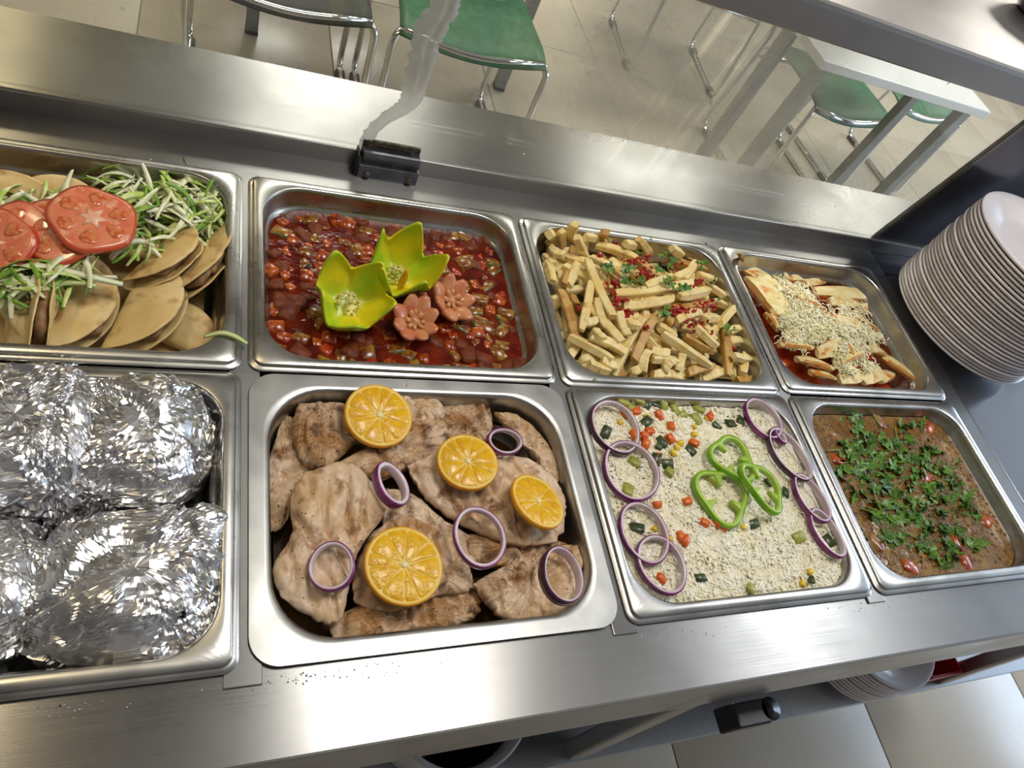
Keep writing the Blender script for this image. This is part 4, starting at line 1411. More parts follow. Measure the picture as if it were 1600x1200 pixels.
def pot_z(x, y):
    dx, dy = (x - kx + .012) / .13, (y - ky + .01) / .105
    e = dx * dx + dy * dy
    return -.044 + .034 * max(0, 1 - e) ** .7 + .003 * nz(x * 40, y * 40, 9)


def wedge_mesh(i):
    rr = random.Random(i + 300)
    loops = []
    for j in range(9):
        t = j / 8
        w = math.sin(PI * (.16 + .68 * t)) ** .6
        arc = .03 * math.sin(PI * t)
        lp = []
        for (y, z) in ((-.21, .02), (-.19, .085), (0, .10), (.19, .085), (.21, .02), (.13, -.07), (0, -.10), (-.13, -.07)):
            lp.append((t - .5, y * w + rr.uniform(-.006, .006), z * w + arc + rr.uniform(-.006, .006)))
        loops.append(lp)
    vf = loft(loops, True, True)
    return mesh('potato_wedge', vf[0], vf[1], [POT, POTS], False, two_tone(vf, lambda c: abs(c.y) > .17 or c.z < .0))


WED = [wedge_mesh(i) for i in range(6)]


def kpx(cx, cy):
    return 1110 + cx / 4.324, 360 + cy / 4.324


ww = [((180, 275), (420, 430), .030), ((430, 420), (610, 520), .024), ((240, 380), (450, 610), .055), ((350, 600), (420, 700), .030), ((460, 350), (570, 360), .030), ((600, 390), (740, 350), .030), ((690, 440), (1050, 480), .030),
      ((820, 370), (940, 400), .026), ((980, 560), (1130, 550), .024), ((780, 510), (960, 520), .024), ((1120, 880), (1370, 1070), .030), ((1200, 880), (1320, 870), .030), ((560, 900), (770, 960), .030), ((690, 860), (820, 800), .028),
      ((640, 1000), (790, 1020), .026), ((840, 1030), (970, 1010), .028), ((990, 1040), (1100, 990), .028), ((1100, 1050), (1180, 990), .026), ((440, 800), (640, 820), .028), ((880, 800), (920, 920), .03), ((1040, 840), (1140, 860), .026),
      ((500, 640), (700, 700), .03), ((760, 640), (960, 700), .03), ((560, 500), (760, 600), .03), ((900, 600), (1080, 700), .03), ((820, 920), (960, 860), .03), ((150, 190), (190, 230), .012)]
for i, (a, b_, wd) in enumerate(ww):
    A, B = hit(*kpx(*a), pot_z), hit(*kpx(*b_), pot_z)
    if i == 26:
        A, B = Vector(P(*kpx(*a), -.001)), Vector(P(*kpx(*b_), -.010))
    A.z += .009 + .002 * (i % 3)
    B.z += .009 + .002 * ((i + 1) % 3)
    d = B - A
    o = bpy.data.objects.new('potato_wedge', WED[i % 6])
    COL.objects.link(o)
    o.location = (A + B) / 2
    o.rotation_mode = 'QUATERNION'
    o.rotation_quaternion = d.to_track_quat('X', 'Z') @ Euler((random.uniform(-.6, .6), 0, 0)).to_quaternion()
    o.scale = (d.length * 1.08, wd * 2.1, wd * 2.1)
    labs = {2: ('broad pale potato slice at the left of the cheese', None), 6: ('thick red-edged potato wedge at the back right of the cheese', None), 10: ('long pale potato wedge pointing to the front right pan corner', None), 26: ('small potato crumb stuck on the pan rim at the back', None), 0: ('orange-stained potato wedge along the left wall of the cheese pan', None)}
    if i in labs:
        tag(o, labs[i][0], 'potato wedge')
    else:
        tag(o, 'sauced potato wedge partly covered by grated cheese', 'potato wedge', 'potato wedges under the cheese')
bd = surf('wedge_bed', CHE, .03, .036, lambda x, y: pot_z(x, y) - .012, RSAUCE)
tag(bd, 'red chili sauce pooled between the potato wedges', 'sauce')


def shreds(spots, zf, n_, L_, lift, w=.00055):
    vs, fs = [], []
    for i in range(n_):
        u0, v0, r = random.choice(spots)
        u, v = kpx(u0 + random.gauss(0, r), v0 + random.gauss(0, r * .7))
        q = hit(u, v, zf)
        a = random.uniform(0, 6.28)
        l = L_ * random.uniform(.5, 1.3)
        cu = random.uniform(-.8, .8)
        base = q.z + lift + random.uniform(-.002, .006)
        p, ang, pts_ = Vector((q.x, q.y, base)), a, []
        up = random.uniform(-.35, .45)
        for k in range(4):
            pts_.append(p.copy())
            p = p + Vector((math.cos(ang), math.sin(ang), up)) * (l / 3)
            ang += cu
            up -= .25
        b0 = len(vs)
        vs_, fs_ = tube(pts_, w, 3)
        vs += vs_
        fs += [[j + b0 for j in f] for f in fs_]
    return vs, fs


sp1 = [(430, 390, 40), (520, 440, 50), (580, 520, 55), (560, 590, 55), (600, 650, 60), (680, 720, 60), (740, 640, 60), (820, 660, 60), (900, 690, 55), (960, 720, 50), (880, 770, 55), (850, 840, 40), (850, 910, 38), (1040, 760, 40), (920, 600, 45), (640, 760, 45), (560, 700, 40), (480, 640, 35), (500, 760, 36), (560, 790, 30), (940, 860, 34), (380, 510, 22), (620, 600, 60), (780, 700, 60), (1020, 960, 22), (880, 980, 22)]
ch = [shreds(sp1, pot_z, 4200, .0105, .0135, .00085)]
for i in range(120):
    u0, v0, r0 = random.choice(sp1)
    q = hit(*kpx(u0 + random.gauss(0, r0 * .8), v0 + random.gauss(0, r0 * .55)), pot_z)
    s_ = random.uniform(.008, .015)
    ch.append(xf(chunk(s_, s_ * .8, s_ * .5, .3, i, .3), Matrix.Translation((q.x, q.y, q.z + .0105)) @ Matrix.Rotation(random.uniform(0, 6), 4, 'Z')))
o = obj('grated_cheese', join(ch), CHEESE, smooth=False)
tag(o, 'pale yellow grated cheese heaped over the potato wedges', 'cheese', None, 'stuff')

# ================================================================== LENTILS
LZ = -.0195


def len_z(x, y):
    return LZ + .0008 * nz(x * 70, y * 70) + .0006 * nz(x * 170, y * 170)


tag(surf('lentil_broth', LEN, .0185, .044, len_z, LENS), 'brown lentil stew filling the front right pan', 'lentils')
o = obj('lentil_grains', grains(2600, LEN, lambda x, y: len_z(x, y) - .0022, .0050, .0046, .024), LENT)
tag(o, 'small brown lentils at the surface of the lentil stew', 'lentils', None, 'stuff')


def lpx(cx, cy):
    return 1230 + cx / 3.635, 600 + cy / 3.635


for i, (p, mt) in enumerate((((265, 225), 'k'), ((800, 245), 'c'), ((1120, 915), 'k'), ((735, 645), 's'), ((1020, 1010), 'c'), ((500, 880), 's'), ((290, 430), 'c'), ((1130, 770), 'c'), ((520, 200), 's'), ((700, 1040), 'c'), ((800, 545), 'c'), ((970, 900), 'c'))):
    q = hit(*lpx(*p), len_z)
    s = 1.1
    tag(put({'k': 'corn_kernel', 'c': 'carrot_cube', 's': 'squash_piece'}[mt], {'k': vm['k'][1][0], 'c': kinds[i % 3][1], 's': kinds[3 + i % 3][1]}[mt], None, (q.x, q.y, q.z - .003), (random.uniform(-.2, .2), random.uniform(-.2, .2), i), (s * 1.3, s, .8)),
        {'k': 'yellow corn kernel showing in the lentil stew', 'c': 'orange carrot piece showing in the lentil stew', 's': 'pale squash piece showing in the lentil stew'}[mt], {'k': 'corn', 'c': 'carrot', 's': 'squash'}[mt], 'vegetables in the lentil stew')
spots = [(380, 200), (400, 260), (410, 300), (500, 310), (570, 350), (310, 350), (370, 370), (350, 430), (450, 400), (320, 480), (280, 520), (400, 480), (500, 420), (380, 510), (440, 540), (540, 540), (490, 600), (390, 640), (560, 600), (620, 640), (700, 680), (520, 690), (480, 760), (600, 780), (680, 760), (740, 770), (640, 880), (760, 700), (820, 650), (780, 600), (700, 570), (820, 480), (880, 500), (960, 570), (830, 400), (760, 420), (690, 420), (680, 320), (660, 250), (730, 230), (800, 380), (780, 460), (930, 530), (1010, 640), (1060, 740), (1000, 700), (900, 660), (860, 740), (900, 820), (820, 800), (770, 860), (760, 940), (820, 960), (860, 1010), (920, 980), (900, 920), (960, 850), (1080, 930), (1020, 890), (560, 880), (600, 460), (640, 520), (560, 480), (640, 400), (740, 500), (880, 580), (460, 460), (330, 400), (430, 350), (640, 720), (700, 640), (940, 760)]
leaves_at([lpx(*p) for p in spots[:70]], len_z, .002, (.0090, .0145), 'chopped cilantro leaf floating %s of the lentil stew', 'cilantro leaves on the lentils', 9, 4, LEN)
ext = []
for (p) in spots * 6:
    q = hit(*lpx(p[0] + random.gauss(0, 34), p[1] + random.gauss(0, 34)), len_z)
    me = random.choice(LEAVES)
    s = random.uniform(.004, .0085)
    m = Matrix.Translation((q.x, q.y, q.z + random.uniform(.0005, .004))) @ Euler((random.uniform(-.8, .8), random.uniform(-.8, .8), random.uniform(0, 6.28))).to_matrix().to_4x4() @ Matrix.Diagonal((s * .7, s, s, 1))
    ext.append(([m @ v.co for v in me.vertices], [list(f.vertices) for f in me.polygons]))
tag(obj('chopped_cilantro', join(ext), CILD), 'finely chopped cilantro bits between the larger leaves on the lentils', 'cilantro', None, 'stuff')
for i, (a, m_, b_) in enumerate((((450, 705), (520, 740), (600, 800)), ((610, 820), (680, 860), (745, 890)), ((400, 710), (470, 740), (560, 830)), ((215, 385), (250, 383), (290, 380)), ((480, 620), (495, 660), (505, 700)), ((600, 250), (610, 300), (620, 340)))):
    pts_ = [hit(*lpx(*p), len_z) + Vector((0, 0, .0035)) for p in (a, m_, b_)]
    c = pts_[1]
    o = obj('cilantro_sprig', tube([p - c for p in spline(pts_, 4)], .0009, 6), STEM, loc=c)
    tag(o, 'thin pale green cilantro stem on the lentils', 'cilantro stem', 'cilantro stems on the lentils')
# ================================================================== TACOS
def taco_mesh(name, R, gap, seed):
    """folded tortilla: half-moon with rounded fold on local y=0, open edge towards +y"""
    vs, fs = [], []
    NU, NV = 30, 34
    rf = gap / 2
    for i in range(NU + 1):
        x = R * math.sin((i / NU - .5) * PI)
        half = math.sqrt(max(R * R - x * x, 1e-8)) + .0006
        for j in range(NV + 1):
            s = -half + 2 * half * j / NV
            arc = rf * PI / 2
            if abs(s) < arc:
                a = s / rf
                y, z = -rf * math.cos(a), rf * math.sin(a)
            else:
                y = (abs(s) - arc)
                z = math.copysign(rf * max(.28, 1 - .62 * (y / R) ** 1.2), s)
            bul = .0045 * math.cos(x / R * 1.5) * math.sin(min(1, max(0, y) / R * 1.1) * PI)
            z += math.copysign(bul, s) if abs(s) > .001 else 0
            wob = .0016 * nz(x * 45 + seed, s * 45, seed) + .0007 * nz(x * 130, s * 130, seed + 3)
            vs.append((x, y, z + wob))
    for i in range(NU):
        for j in range(NV):
            a = i * (NV + 1) + j
            fs.append([a, a + NV + 1, a + NV + 2, a + 1])
    me = mesh(name, vs, fs, TORT)
    return me


TM = [taco_mesh('tortilla', .062, .017, i * 7.3) for i in range(4)]


def taco(u, v, z, R, yaw, tilt, roll, lab, i, grp=None):
    q = P(u, v, z)
    T = thing('taco', lab, 'taco', q, (0, 0, 0), grp)
    T.rotation_euler = (Matrix.Rotation(yaw, 3, 'Z') @ Matrix.Rotation(tilt, 3, 'X') @ Matrix.Rotation(roll, 3, 'Y')).to_euler()
    s = R / .062
    t_ = put('tortilla', TM[i % 4], T, (0, 0, 0), (0, 0, 0), (s, s, s))
    sm = t_.modifiers.new('th', 'SOLIDIFY')
    sm.thickness = .0016
    obj('filling', xf(chunk(R * 1.15, R * .55, .009, .15, i, .35), Matrix.Translation((0, R * .34, 0))), TFILL, T)
    return T


# yaw: direction of the fold line; half-moon bulges to the left of that direction
taco(92, 470, -.030, .062, -PI / 2 - .05, .10, .0, 'plain folded taco with a round right edge, front centre of the pan', 0)
taco(208, 478, -.030, .060, -PI / 2 - .25, .30, .0, 'browned folded taco right of the front centre taco', 1)
taco(268, 530, -.052, .050, -.45, .35, .0, 'folded taco low in the front right corner of the pan', 2)
taco(62, 505, -.022, .050, -PI / 2 + .05, 1.35, .0, 'taco standing with its rounded fold up, like a roll', 3)
taco(22, 520, -.042, .050, -PI / 2 + .15, .9, .0, 'dark taco low beside the rolled one at the left', 1)
taco(5, 470, -.022, .055, -PI / 2 + .6, .15, .0, 'taco at the left edge under the front lettuce', 2)
taco(300, 420, -.030, .052, -PI / 2 - .45, .75, .0, 'taco on edge beside the browned one, under the lettuce heap', 3)
taco(318, 405, -.032, .052, -PI / 2 - .35, .85, .0, 'taco standing at the right wall of the pan', 0)
taco(250, 400, -.020, .050, -PI / 2 - .55, .55, .0, 'taco tucked under the lettuce heap behind the browned one', 2)
taco(10, 335, -.030, .052, .15, .65, .0, 'golden taco at the back left of the pan', 1)
taco(95, 335, -.030, .048, -.25, .55, .0, 'taco at the back with its round top beside the tomato slices', 0)
taco(30, 372, -.034, .056, .0, .3, .0, 'taco lying under the row of tomato slices', 3)
taco(160, 385, -.036, .056, -.1, .25, .0, 'taco lying beneath the topmost tomato slice', 2)
bedf = surf('taco_bed', TAC, .034, .03, lambda x, y: -.062 + .004 * nz(x * 50, y * 50), TORT)
tag(bedf, 'lower layer of tortillas under the visible tacos', 'tacos', None, 'stuff')


def lmesh(i, mat):
    rr = random.Random(i + 500)
    n_ = 9
    cu, tw = rr.uniform(-1.4, 1.4), rr.uniform(-1.6, 1.6)
    p, ang = Vector((0, 0, 0)), 0.0
    L_, R_ = [], []
    hz = rr.uniform(.05, .22)
    for j in range(n_):
        t = j / (n_ - 1)
        w = .050 * (.45 + .55 * math.sin(PI * (.12 + .8 * t))) * rr.uniform(.8, 1.2)
        tws = tw * t + .4 * math.sin(t * 5 + i)
        sd = Vector((-math.sin(ang) * math.cos(tws), math.cos(ang) * math.cos(tws), math.sin(tws))) * w
        h = Vector((0, 0, hz * math.sin(PI * t)))
        L_.append(p + sd + h)
        R_.append(p - sd + h)
        p = p + Vector((math.cos(ang), math.sin(ang), 0)) / (n_ - 1)
        ang += cu / (n_ - 1)
    cen_ = p / 2
    vs = [v - cen_ for pr_ in zip(L_, R_) for v in pr_]
    fs = [[2 * j, 2 * j + 1, 2 * j + 3, 2 * j + 2] for j in range(n_ - 1)]
    # give the shred a thickness
    th = .022
    m0 = len(vs)
    vs2 = [v - Vector((0, 0, th)) for v in vs]
    fs2 = [[a + m0 for a in f[::-1]] for f in fs]
    rim = []
    for j in range(n_ - 1):
        rim += [[2 * j + 2, 2 * j, m0 + 2 * j, m0 + 2 * j + 2][::-1], [2 * j + 1, 2 * j + 3, m0 + 2 * j + 3, m0 + 2 * j + 1][::-1]]
    return mesh('lettuce_shred', vs + vs2, fs + fs2 + rim, mat)


LSH = [lmesh(i, (LETD, LETM, LETW, LETW, LETW, LETM)[i % 6]) for i in range(18)]


def shred(u, v, z, L_, yaw, i, lab, grp):
    q = P(u, v, z)
    o = put('lettuce_shred', LSH[i % 18], None, q, (random.uniform(-.5, .5), random.uniform(-.5, .5), yaw), (L_,) * 3)
    return tag(o, ('dark green ', 'light green ', 'pale ', 'pale ', 'pale ', 'light green ')[i % 6] + lab, 'lettuce', grp)


def heap(cx, cy, ru, rv, zc, hgt, n_, lab, grp, L0=.03, L1=.055):
    for i in range(n_):
        a, r = random.uniform(0, 6.28), random.random() ** .5
        u, v = cx + ru * r * math.cos(a), cy + rv * r * math.sin(a)
        z = zc + hgt * (1 - r * r) + random.uniform(-.006, .006)
        k = random.choice((0, 6, 12, 1, 2, 3, 4, 5, 7, 8, 9, 10, 11, 13, 14, 15, 16, 17)) if r < .8 else random.choice((0, 6, 12, 1, 4, 2, 5))
        shred(u, v, z, random.uniform(L0, L1), random.uniform(0, 6.28), k, lab, grp)


H1 = 'lettuce shred in the heap at the back right of the tacos'
heap(255, 318, 92, 48, -.022, .022, 120, H1, 'lettuce heap at the back right')
heap(190, 300, 40, 30, -.022, .006, 24, H1, 'lettuce heap at the back right')
heap(325, 355, 26, 40, -.026, .006, 22, H1, 'lettuce heap at the back right')
H2 = 'lettuce shred on the front tacos below the tomato slices'
heap(70, 432, 75, 28, -.004, .010, 60, H2, 'lettuce on the front tacos')
heap(20, 440, 40, 24, -.008, .008, 22, H2, 'lettuce on the front tacos')
H3 = 'lettuce shred on the rear tacos behind the tomato slices'
heap(60, 325, 80, 22, -.016, .006, 34, H3, 'lettuce on the rear tacos')
heap(215, 385, 40, 14, -.006, .006, 10, H1, 'lettuce heap at the back right')


def strip(pts_, w, mat, lab, zs):
    p3 = spline([Vector(P(u, v, z)) for (u, v), z in zip(pts_, zs)], 5)
    c = p3[len(p3) // 2]
    vs, fs = [], []
    for i, p in enumerate(p3):
        tg_ = (p3[min(i + 1, len(p3) - 1)] - p3[max(i - 1, 0)]).normalized()
        sd = tg_.cross(Vector((0, 0, 1))).normalized() * w * (.6 + .4 * math.sin(PI * (i + .6) / (len(p3) + .2)))
        for a, zz in ((-1, 0), (0, .0012), (1, 0), (0, -.0008)):
            vs.append(p - c + sd * a + Vector((0, 0, zz)))
    for i in range(len(p3) - 1):
        for k in range(4):
            k2 = (k + 1) % 4
            fs.append([4 * i + k, 4 * i + k2, 4 * i + 4 + k2, 4 * i + 4 + k])
    fs += [[3, 2, 1, 0], [4 * len(p3) - 4 + k for k in range(4)]]
    tag(obj('lettuce_strip', (vs, fs), mat, loc=c), lab, 'lettuce')


strip([(50, 408), (100, 422), (150, 434), (192, 444)], .0045, LETW, 'long pale lettuce strip lying across the front tacos', (.006, .008, .006, .002))
strip([(75, 475), (85, 445), (120, 440), (150, 446)], .0048, LETM, 'bright green lettuce strip hooked over the front centre taco', (-.010, .002, .005, .002))
strip([(172, 405), (195, 382), (220, 376), (242, 384)], .004, LETW, 'pale lettuce strip draped over the top of the browned taco', (-.006, .004, .006, 0))
strip([(318, 526), (345, 520), (366, 525), (386, 537)], .0032, LETM, 'lone green lettuce strip lying on the pan rim', (-.004, .0025, .003, .0012))

# tomato slices overlapping in a row


def tomato_slice(u, v, z, R, rot, lab, sd):
    q = P(u, v, z)
    T = thing('tomato_slice', lab, 'tomato slice', q, rot, 'tomato slices on the tacos')
    wv = lambda a: 1 + .035 * math.cos(5 * a + sd) + .02 * math.cos(3 * a + 2 * sd)
    h = .0068
    N = 60
    lp = lambda r, z_: [(r * wv(2 * PI * k / N) * math.cos(2 * PI * k / N), r * wv(2 * PI * k / N) * math.sin(2 * PI * k / N), z_) for k in range(N)]
    obj('skin', loft([lp(R - .002, 0), lp(R, .001), lp(R + .0005, h * .5), lp(R, h - .0008), lp(R - .0014, h)], cap_end=False), TSKIN, T)
    obj('flesh', lathe([(R - .001, .0006), (R - .0012, h - .0004), (R - .004, h + .0002), (R * .5, h), (.001, h)], N, wv), TFLESH, T)
    for k in range(6):
        a = 2 * PI * k / 6 + sd + random.uniform(-.1, .1)
        loops = []
        for s_, zz in ((1, h - .0006), (1, h + .0001), (.6, h + .0004)):
            l = []
            for m_ in range(14):
                b_ = 2 * PI * m_ / 14
                l.append((R * .60 + s_ * R * .24 * math.cos(b_), s_ * R * .20 * math.sin(b_) * (1 + .45 * math.cos(b_)), zz))
            loops.append(l)
        obj('seed_pocket', loft(loops), TGEL, T, rot=(0, 0, a))
    cv = []
    for k in range(12):
        a = 2 * PI * k / 12 + sd
        r_ = R * (.36 if k % 2 else .16)
        cv.append((r_ * math.cos(a), r_ * math.sin(a)))
    obj('core', loft([[(x, y, h - .0004) for x, y in cv], [(x, y, h + .0004) for x, y in cv], [(x * .5, y * .5, h + .0009) for x, y in cv]]), TCORE, T)


tomato_slice(-8, 385, .006, .034, (.25, -.30, .2), 'tomato slice at the left end of the row, cut by the frame', .3)
tomato_slice(34, 372, .008, .032, (.25, -.28, .5), 'tomato slice second in the row from the left', 1.1)
tomato_slice(93, 364, .014, .034, (.22, -.18, .1), 'tomato slice leaning under the topmost one', 2.0)
tomato_slice(145, 347, .022, .036, (.16, -.02, .8), 'topmost tomato slice, at the right end of the row', .7)


# ================================================================== FOIL PARCELS
def foil(cx, cy, cz, hx, hy, hz, seed, lab, yaw=0.0, base=0.0):
    NT, NP = 190, 84
    vs, fs = [], []
    e = .62
    sg = lambda c, p: math.copysign(abs(c) ** p, c)
    for j in range(NP + 1):
        ph = -PI / 2 + PI * j / NP
        for i in range(NT):
            th = 2 * PI * i / NT
            x = hx * sg(math.cos(ph), e) * sg(math.cos(th), e)
            y = hy * sg(math.cos(ph), e) * sg(math.sin(th), e)
            z = hz * sg(math.sin(ph), .75)
            p = Vector((x, y, z))
            n_ = Vector((x / hx / hx, y / hy / hy, z / hz / hz)).normalized()
            s = Vector((seed * 3.1, seed * 1.7, seed))
            wv_ = Vector((noise.noise(p * 26 + s), noise.noise(p * 26 - s), noise.noise(p * 26 + s * 2))) * .012
            def facet(f_, off):
                k_ = (p + wv_) * f_ + off
                pt = noise.voronoi(k_)[1][0]
                return (k_ - pt).dot(noise.cell_vector(pt * 7.3) - Vector((.5, .5, .5)))
            calm = min(1, max(0, (noise.noise(p * 13 + s * 3) + .18) * 3))     # flat patches between the crumples
            side = 1.0 + 0.8 * (1 - min(1, abs(z) / hz * 1.15))
            disp = (.0085 * facet(36, s) + .0042 * facet(80, s * 2) + .0016 * facet(170, s * 3)) * (.42 + .58 * calm) * side + .009 * noise.noise(p * 15 + s)
            rd = abs(noise.noise((p + wv_) * 17 + s * 2))
            disp -= .005 * max(0, .10 - rd) / .10 * side
            q = p + n_ * disp
            q.z = max(q.z, -hz * .9)
            vs.append(q)
    for j in range(NP):
        for i in range(NT):
            i2 = (i + 1) % NT
            fs.append([j * NT + i, j * NT + i2, (j + 1) * NT + i2, (j + 1) * NT + i])
    o = obj('foil_parcel', (vs, fs), FOILM, loc=(cx, cy, cz), rot=(0, 0, yaw), smooth=False)
    tag(o, lab, 'foil parcel', 'foil wrapped parcels')
    # pinched foil seam standing off one side
    pts_ = [Vector((hx * .95 * (t * 2 - 1), 0, 0)) for t in np.linspace(0, 1, 60)]
    sv, sf = [], []
    for i, p in enumerate(pts_):
        for k in range(5):
            t = k / 4
            sv.append((p.x + .003 * nz(i * .3, k, seed), hy * .93 + .014 * t + .004 * nz(i * .45, k * .8, seed + 2), -hz * .10 + (.012 * t) * nz(i * .18, 1, seed) * 2 - .008 * t + .004 * nz(i * .8, k * 1.3, seed + 5)))
    for i in range(59):
        for k in range(4):
            sf.append([i * 5 + k, i * 5 + k + 1, i * 5 + 5 + k + 1, i * 5 + 5 + k])
    sm_ = obj('foil_seam', (sv, sf), FOILM, o, smooth=False)
    return o


def at(u, v, z):
    q = P(u, v, z)
    return q[0], q[1]


a = at(38, 662, .0)
foil(a[0] - .004, a[1], -.030, .060, .062, .050, 3, 'crumpled foil parcel at the back left of its pan', .05)
a = at(218, 672, -.005)
foil(a[0], a[1], -.040, .058, .060, .052, 8, 'crumpled foil parcel at the back right of its pan', -.04)
a = at(212, 898, -.008)
foil(a[0], a[1], -.040, .076, .060, .050, 5, 'largest foil parcel, in the front right corner of its pan', -.06)
a = at(-30, 900, -.01)
foil(a[0], a[1], -.048, .045, .052, .048, 11, 'foil parcel at the front left, cut by the frame', .1)
# ================================================================== PLATES
def plate_vf(R, h):
    return lathe([(R * .55, 0), (R * .60, .0006), (R * .64, h * .26), (R * .80, h * .66), (R * .97, h - .0034), (R - .0004, h - .0026), (R + .0004, h - .0012), (R, h + .0006), (R - .0014, h + .0012), (R * .95, h + .0004), (R * .80, h * .80), (R * .66, h * .36), (R * .61, h * .245), (R * .3, h * .22), (.002, h * .22)], 72)


PM = mesh('plate', *plate_vf(.1305, .0235), WHITEPL)
NP_ = 27
ORD = 'first second third fourth fifth sixth seventh eighth ninth tenth eleventh twelfth thirteenth fourteenth fifteenth sixteenth seventeenth eighteenth nineteenth twentieth twenty-first twenty-second twenty-third twenty-fourth twenty-fifth twenty-sixth twenty-seventh'.split()
for i in range(NP_):
    z = DZ + .0003 + i * .0061
    lab = 'white round plate, %s from the bottom of the tall stack' % ORD[i]
    if i == 0:
        lab = 'white round plate at the bottom of the tall stack'
    if i == NP_ - 1:
        lab = 'topmost white round plate of the tall stack'
    T = tag(put('plate', PM, None, (1.124 + random.uniform(-.0012, .0012), .157 + random.uniform(-.0012, .0012), z), (0, 0, random.uniform(0, 6.28))), lab, 'plate', 'plates in the tall stack')
    sm = None
PM2 = mesh('plate', *plate_vf(.115, .022), WHITEPL)
for i in range(11):
    lab = 'white plate, %s from the bottom of the stack under the counter' % ORD[i]
    if i == 10:
        lab = 'topmost white plate of the stack under the counter'
    if i == 0:
        lab = 'lowest white plate of the stack under the counter'
    tag(put('plate', PM2, None, (1.165 + random.uniform(-.002, .002), -.233 + random.uniform(-.002, .002), SH + .0003 + i * .0095), (0, 0, random.uniform(0, 6))), lab, 'plate', 'plates under the counter')

# things on the undershelf and front rail
REDP = M('red_plastic', (0.42, 0.008, 0.016), (0.36, 0.006, 0.012), 12, rough=.35)
T = thing('plastic_box', 'red plastic box on the undershelf beside the lower plates', 'box', (1.332, -.215, SH))
obj('base', box(-.046, .046, -.118, .12, .0002, .006, .001), REDP, T, smooth=False)
for nm, bx in (('front_wall', (-.046, .046, -.118, -.113, .006, .07)), ('back_wall', (-.046, .046, .115, .12, .006, .07)), ('side_wall', (-.046, -.041, -.113, .115, .006, .07)), ('side_wall', (.041, .046, -.113, .115, .006, .07))):
    obj(nm, box(*bx, .001), REDP, T, smooth=False)
T = thing('control_box', 'black plastic switch box fixed below the counter front', 'switch box', (.615, -.3455, -.22))
obj('housing', box(-.036, .016, -.0145, .0155, -.03, .014, .003), BLACKPL, T, smooth=False)
obj('rounded_end', xf(loft([[(.014 * math.cos(2 * PI * k / 24), .014 * math.sin(2 * PI * k / 24), z) for k in range(24)] for z in (-.028, .016)], True, True), Matrix.Translation((.0205, .0015, -.002))), BLACKPL, T)
TUBW = M('pale_plastic_tub', (0.62, 0.62, 0.64), (0.56, 0.56, 0.58), 8, rough=.4)
T = thing('tub', 'pale plastic tub with dark inside standing under the counter', 'tub', (.288, -.245, SH + .0005))
obj('shell', lathe([(.075, 0), (.08, .002), (.095, .17), (.10, .175), (.10, .18), (.096, .18), (.091, .172), (.077, .006), (.001, .006)], 40), TUBW, T)
obj('lining', lathe([(.0905, .165), (.0765, .0085), (.001, .0085)], 40), RUBBER, T)

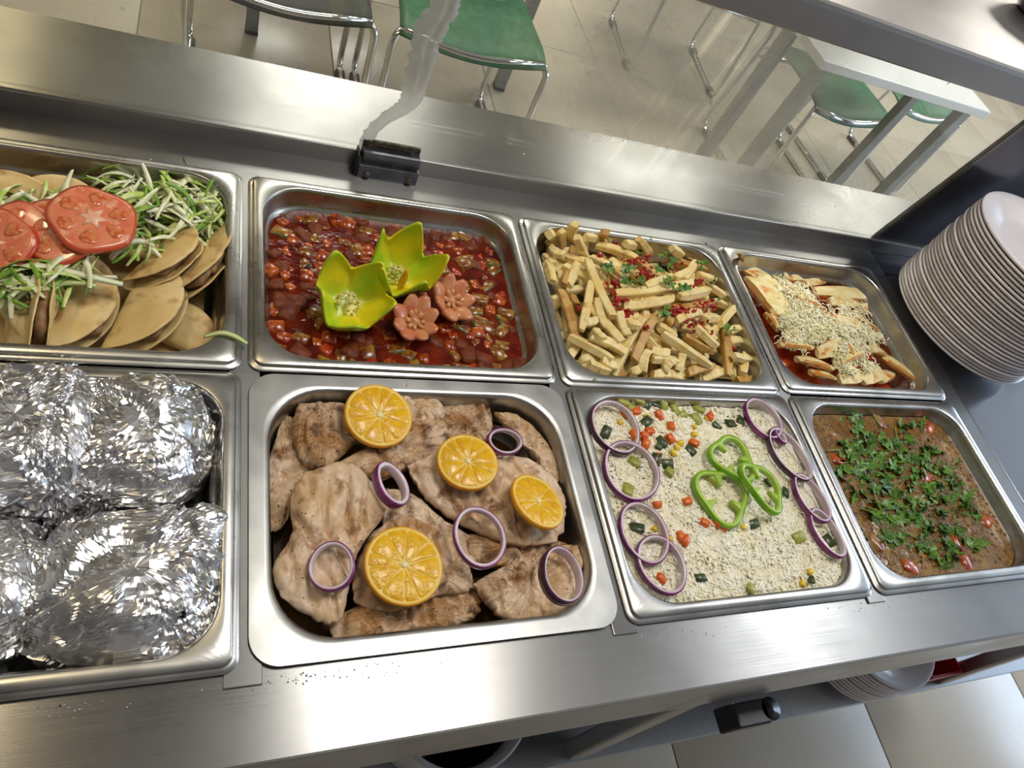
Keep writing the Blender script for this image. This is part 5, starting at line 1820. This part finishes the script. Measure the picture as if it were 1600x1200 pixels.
# ================================================================== DINING CHAIRS AND TABLES
def chair_meshes(seat_mat):
    r = .0105
    parts = []
    W2, Dp, SH_, BH = .235, .42, .445, .82
    for s in (-1, 1):
        x = s * W2
        parts.append(('side_frame', tube(smooth_path([(x * .92, -.20, SH_ - .008), (x, -.215, SH_ - .03), (x, -.235, .012), (x, .235, .012), (x, .19, SH_), (x * .96, .275, BH)], .055, 5), r, 8), CHROME))
        parts.append(('foot_pad', xf(box(-.016, .016, -.03, .03, 0, .02, .004), Matrix.Translation((x, -.17, 0))), RUBBER))
        parts.append(('foot_pad', xf(box(-.016, .016, -.03, .03, 0, .02, .004), Matrix.Translation((x, .17, 0))), RUBBER))
    parts.append(('front_rail', tube(smooth_path([(-W2 * .92, -.20, SH_ - .008), (0, -.215, SH_ - .035), (W2 * .92, -.20, SH_ - .008)], .3, 8), r, 8), CHROME))
    parts.append(('cross_rail', tube([(-W2, .20, SH_ - .06), (W2, .20, SH_ - .06)], r * .9, 8), CHROME))

    def sheet(f, nu, nv, th):
        vs = [f(i / nu, j / nv) for i in range(nu + 1) for j in range(nv + 1)]
        fs = [[i * (nv + 1) + j, (i + 1) * (nv + 1) + j, (i + 1) * (nv + 1) + j + 1, i * (nv + 1) + j + 1] for i in range(nu) for j in range(nv)]
        n0 = len(vs)
        vs2 = [(x, y + (th if abs(z - SH_) > .15 else 0), z - (th if abs(z - SH_) <= .15 else 0)) for x, y, z in vs]
        fs2 = [[a + n0 for a in q[::-1]] for q in fs]
        rim = []
        edge = [i * (nv + 1) for i in range(nu + 1)] + [nu * (nv + 1) + j for j in range(1, nv + 1)] + [i * (nv + 1) + nv for i in range(nu - 1, -1, -1)] + [j for j in range(nv - 1, 0, -1)]
        for a, b_ in zip(edge, edge[1:] + edge[:1]):
            rim.append([a, a + n0, b_ + n0, b_])
        return vs + vs2, fs + fs2 + rim
    seat = sheet(lambda u, v: ((u * 2 - 1) * (W2 - .012) * (1 - .10 * v), -.222 + .42 * v, SH_ + .012 - .03 * math.sin(PI * u) * (1 - .3 * v) - .02 * max(0, .12 - v) / .12 + .01 * v), 14, 12, .006)
    back = sheet(lambda u, v: ((u * 2 - 1) * (W2 - .014) * (1 - .10 * abs(v * 2 - 1) ** 2), .205 + .07 * v + .022 * math.sin(PI * u), SH_ + .12 + .29 * v), 14, 10, .006)
    parts.append(('seat', seat, seat_mat))
    parts.append(('backrest', back, seat_mat))
    return [(n_, mesh(n_, vf[0], vf[1], m_), None) for n_, vf, m_ in parts]


CHM = chair_meshes(GREEN)
CHD = chair_meshes(DGREEN)


def chair(x, y, yaw, lab, ms=None):
    T = thing('chair', lab, 'chair', (x, y, FZ), (0, 0, yaw), 'chairs in the dining area')
    for n_, me, _ in (ms or CHM):
        put(n_, me, T)
    return T


def table(x0, x1, y0, y1, lab, leg_off=.05, rear=.05):
    T = thing('table', lab, 'table', ((x0 + x1) / 2, (y0 + y1) / 2, FZ))
    w, d = (x1 - x0) / 2, (y1 - y0) / 2
    obj('tabletop', box(-w, w, -d, d, .722, .75, .003), TABLETOP, T, smooth=False)
    for sx in (-1, 1):
        for sy in (-1, 1):
            xx, yy = sx * (w - leg_off), (d - rear if sy > 0 else leg_off - d)
            l = obj('leg', box(xx - .02, xx + .02, yy - .02, yy + .02, .012, .722, .002), GREYBAR, T, smooth=False)
            obj('foot_cap', box(xx - .021, xx + .021, yy - .021, yy + .021, 0, .014, .002), RUBBER, l, smooth=False)
    return T


#@@FURN
chair(.12, 1.66, .0, 'dark seated chrome chair nearest the left, behind the glass', CHD)
chair(.64, 1.66, .0, 'green chrome chair left of the silicone bead, behind the glass')
chair(1.95, 2.55, PI - .1, 'chrome chair behind the misted middle of the glass')
chair(2.25, 1.85, .1, 'green chrome chair under the left end of the white table')
chair(2.85, 2.05, .1, 'green chrome chair under the right end of the white table')
table(1.62, 2.40, 1.30, 1.98, 'white rectangular dining table at the right behind the glass', .05, .42)
table(.02, 1.03, 1.945, 2.62, 'white dining table at the left, legs seen behind the glass')
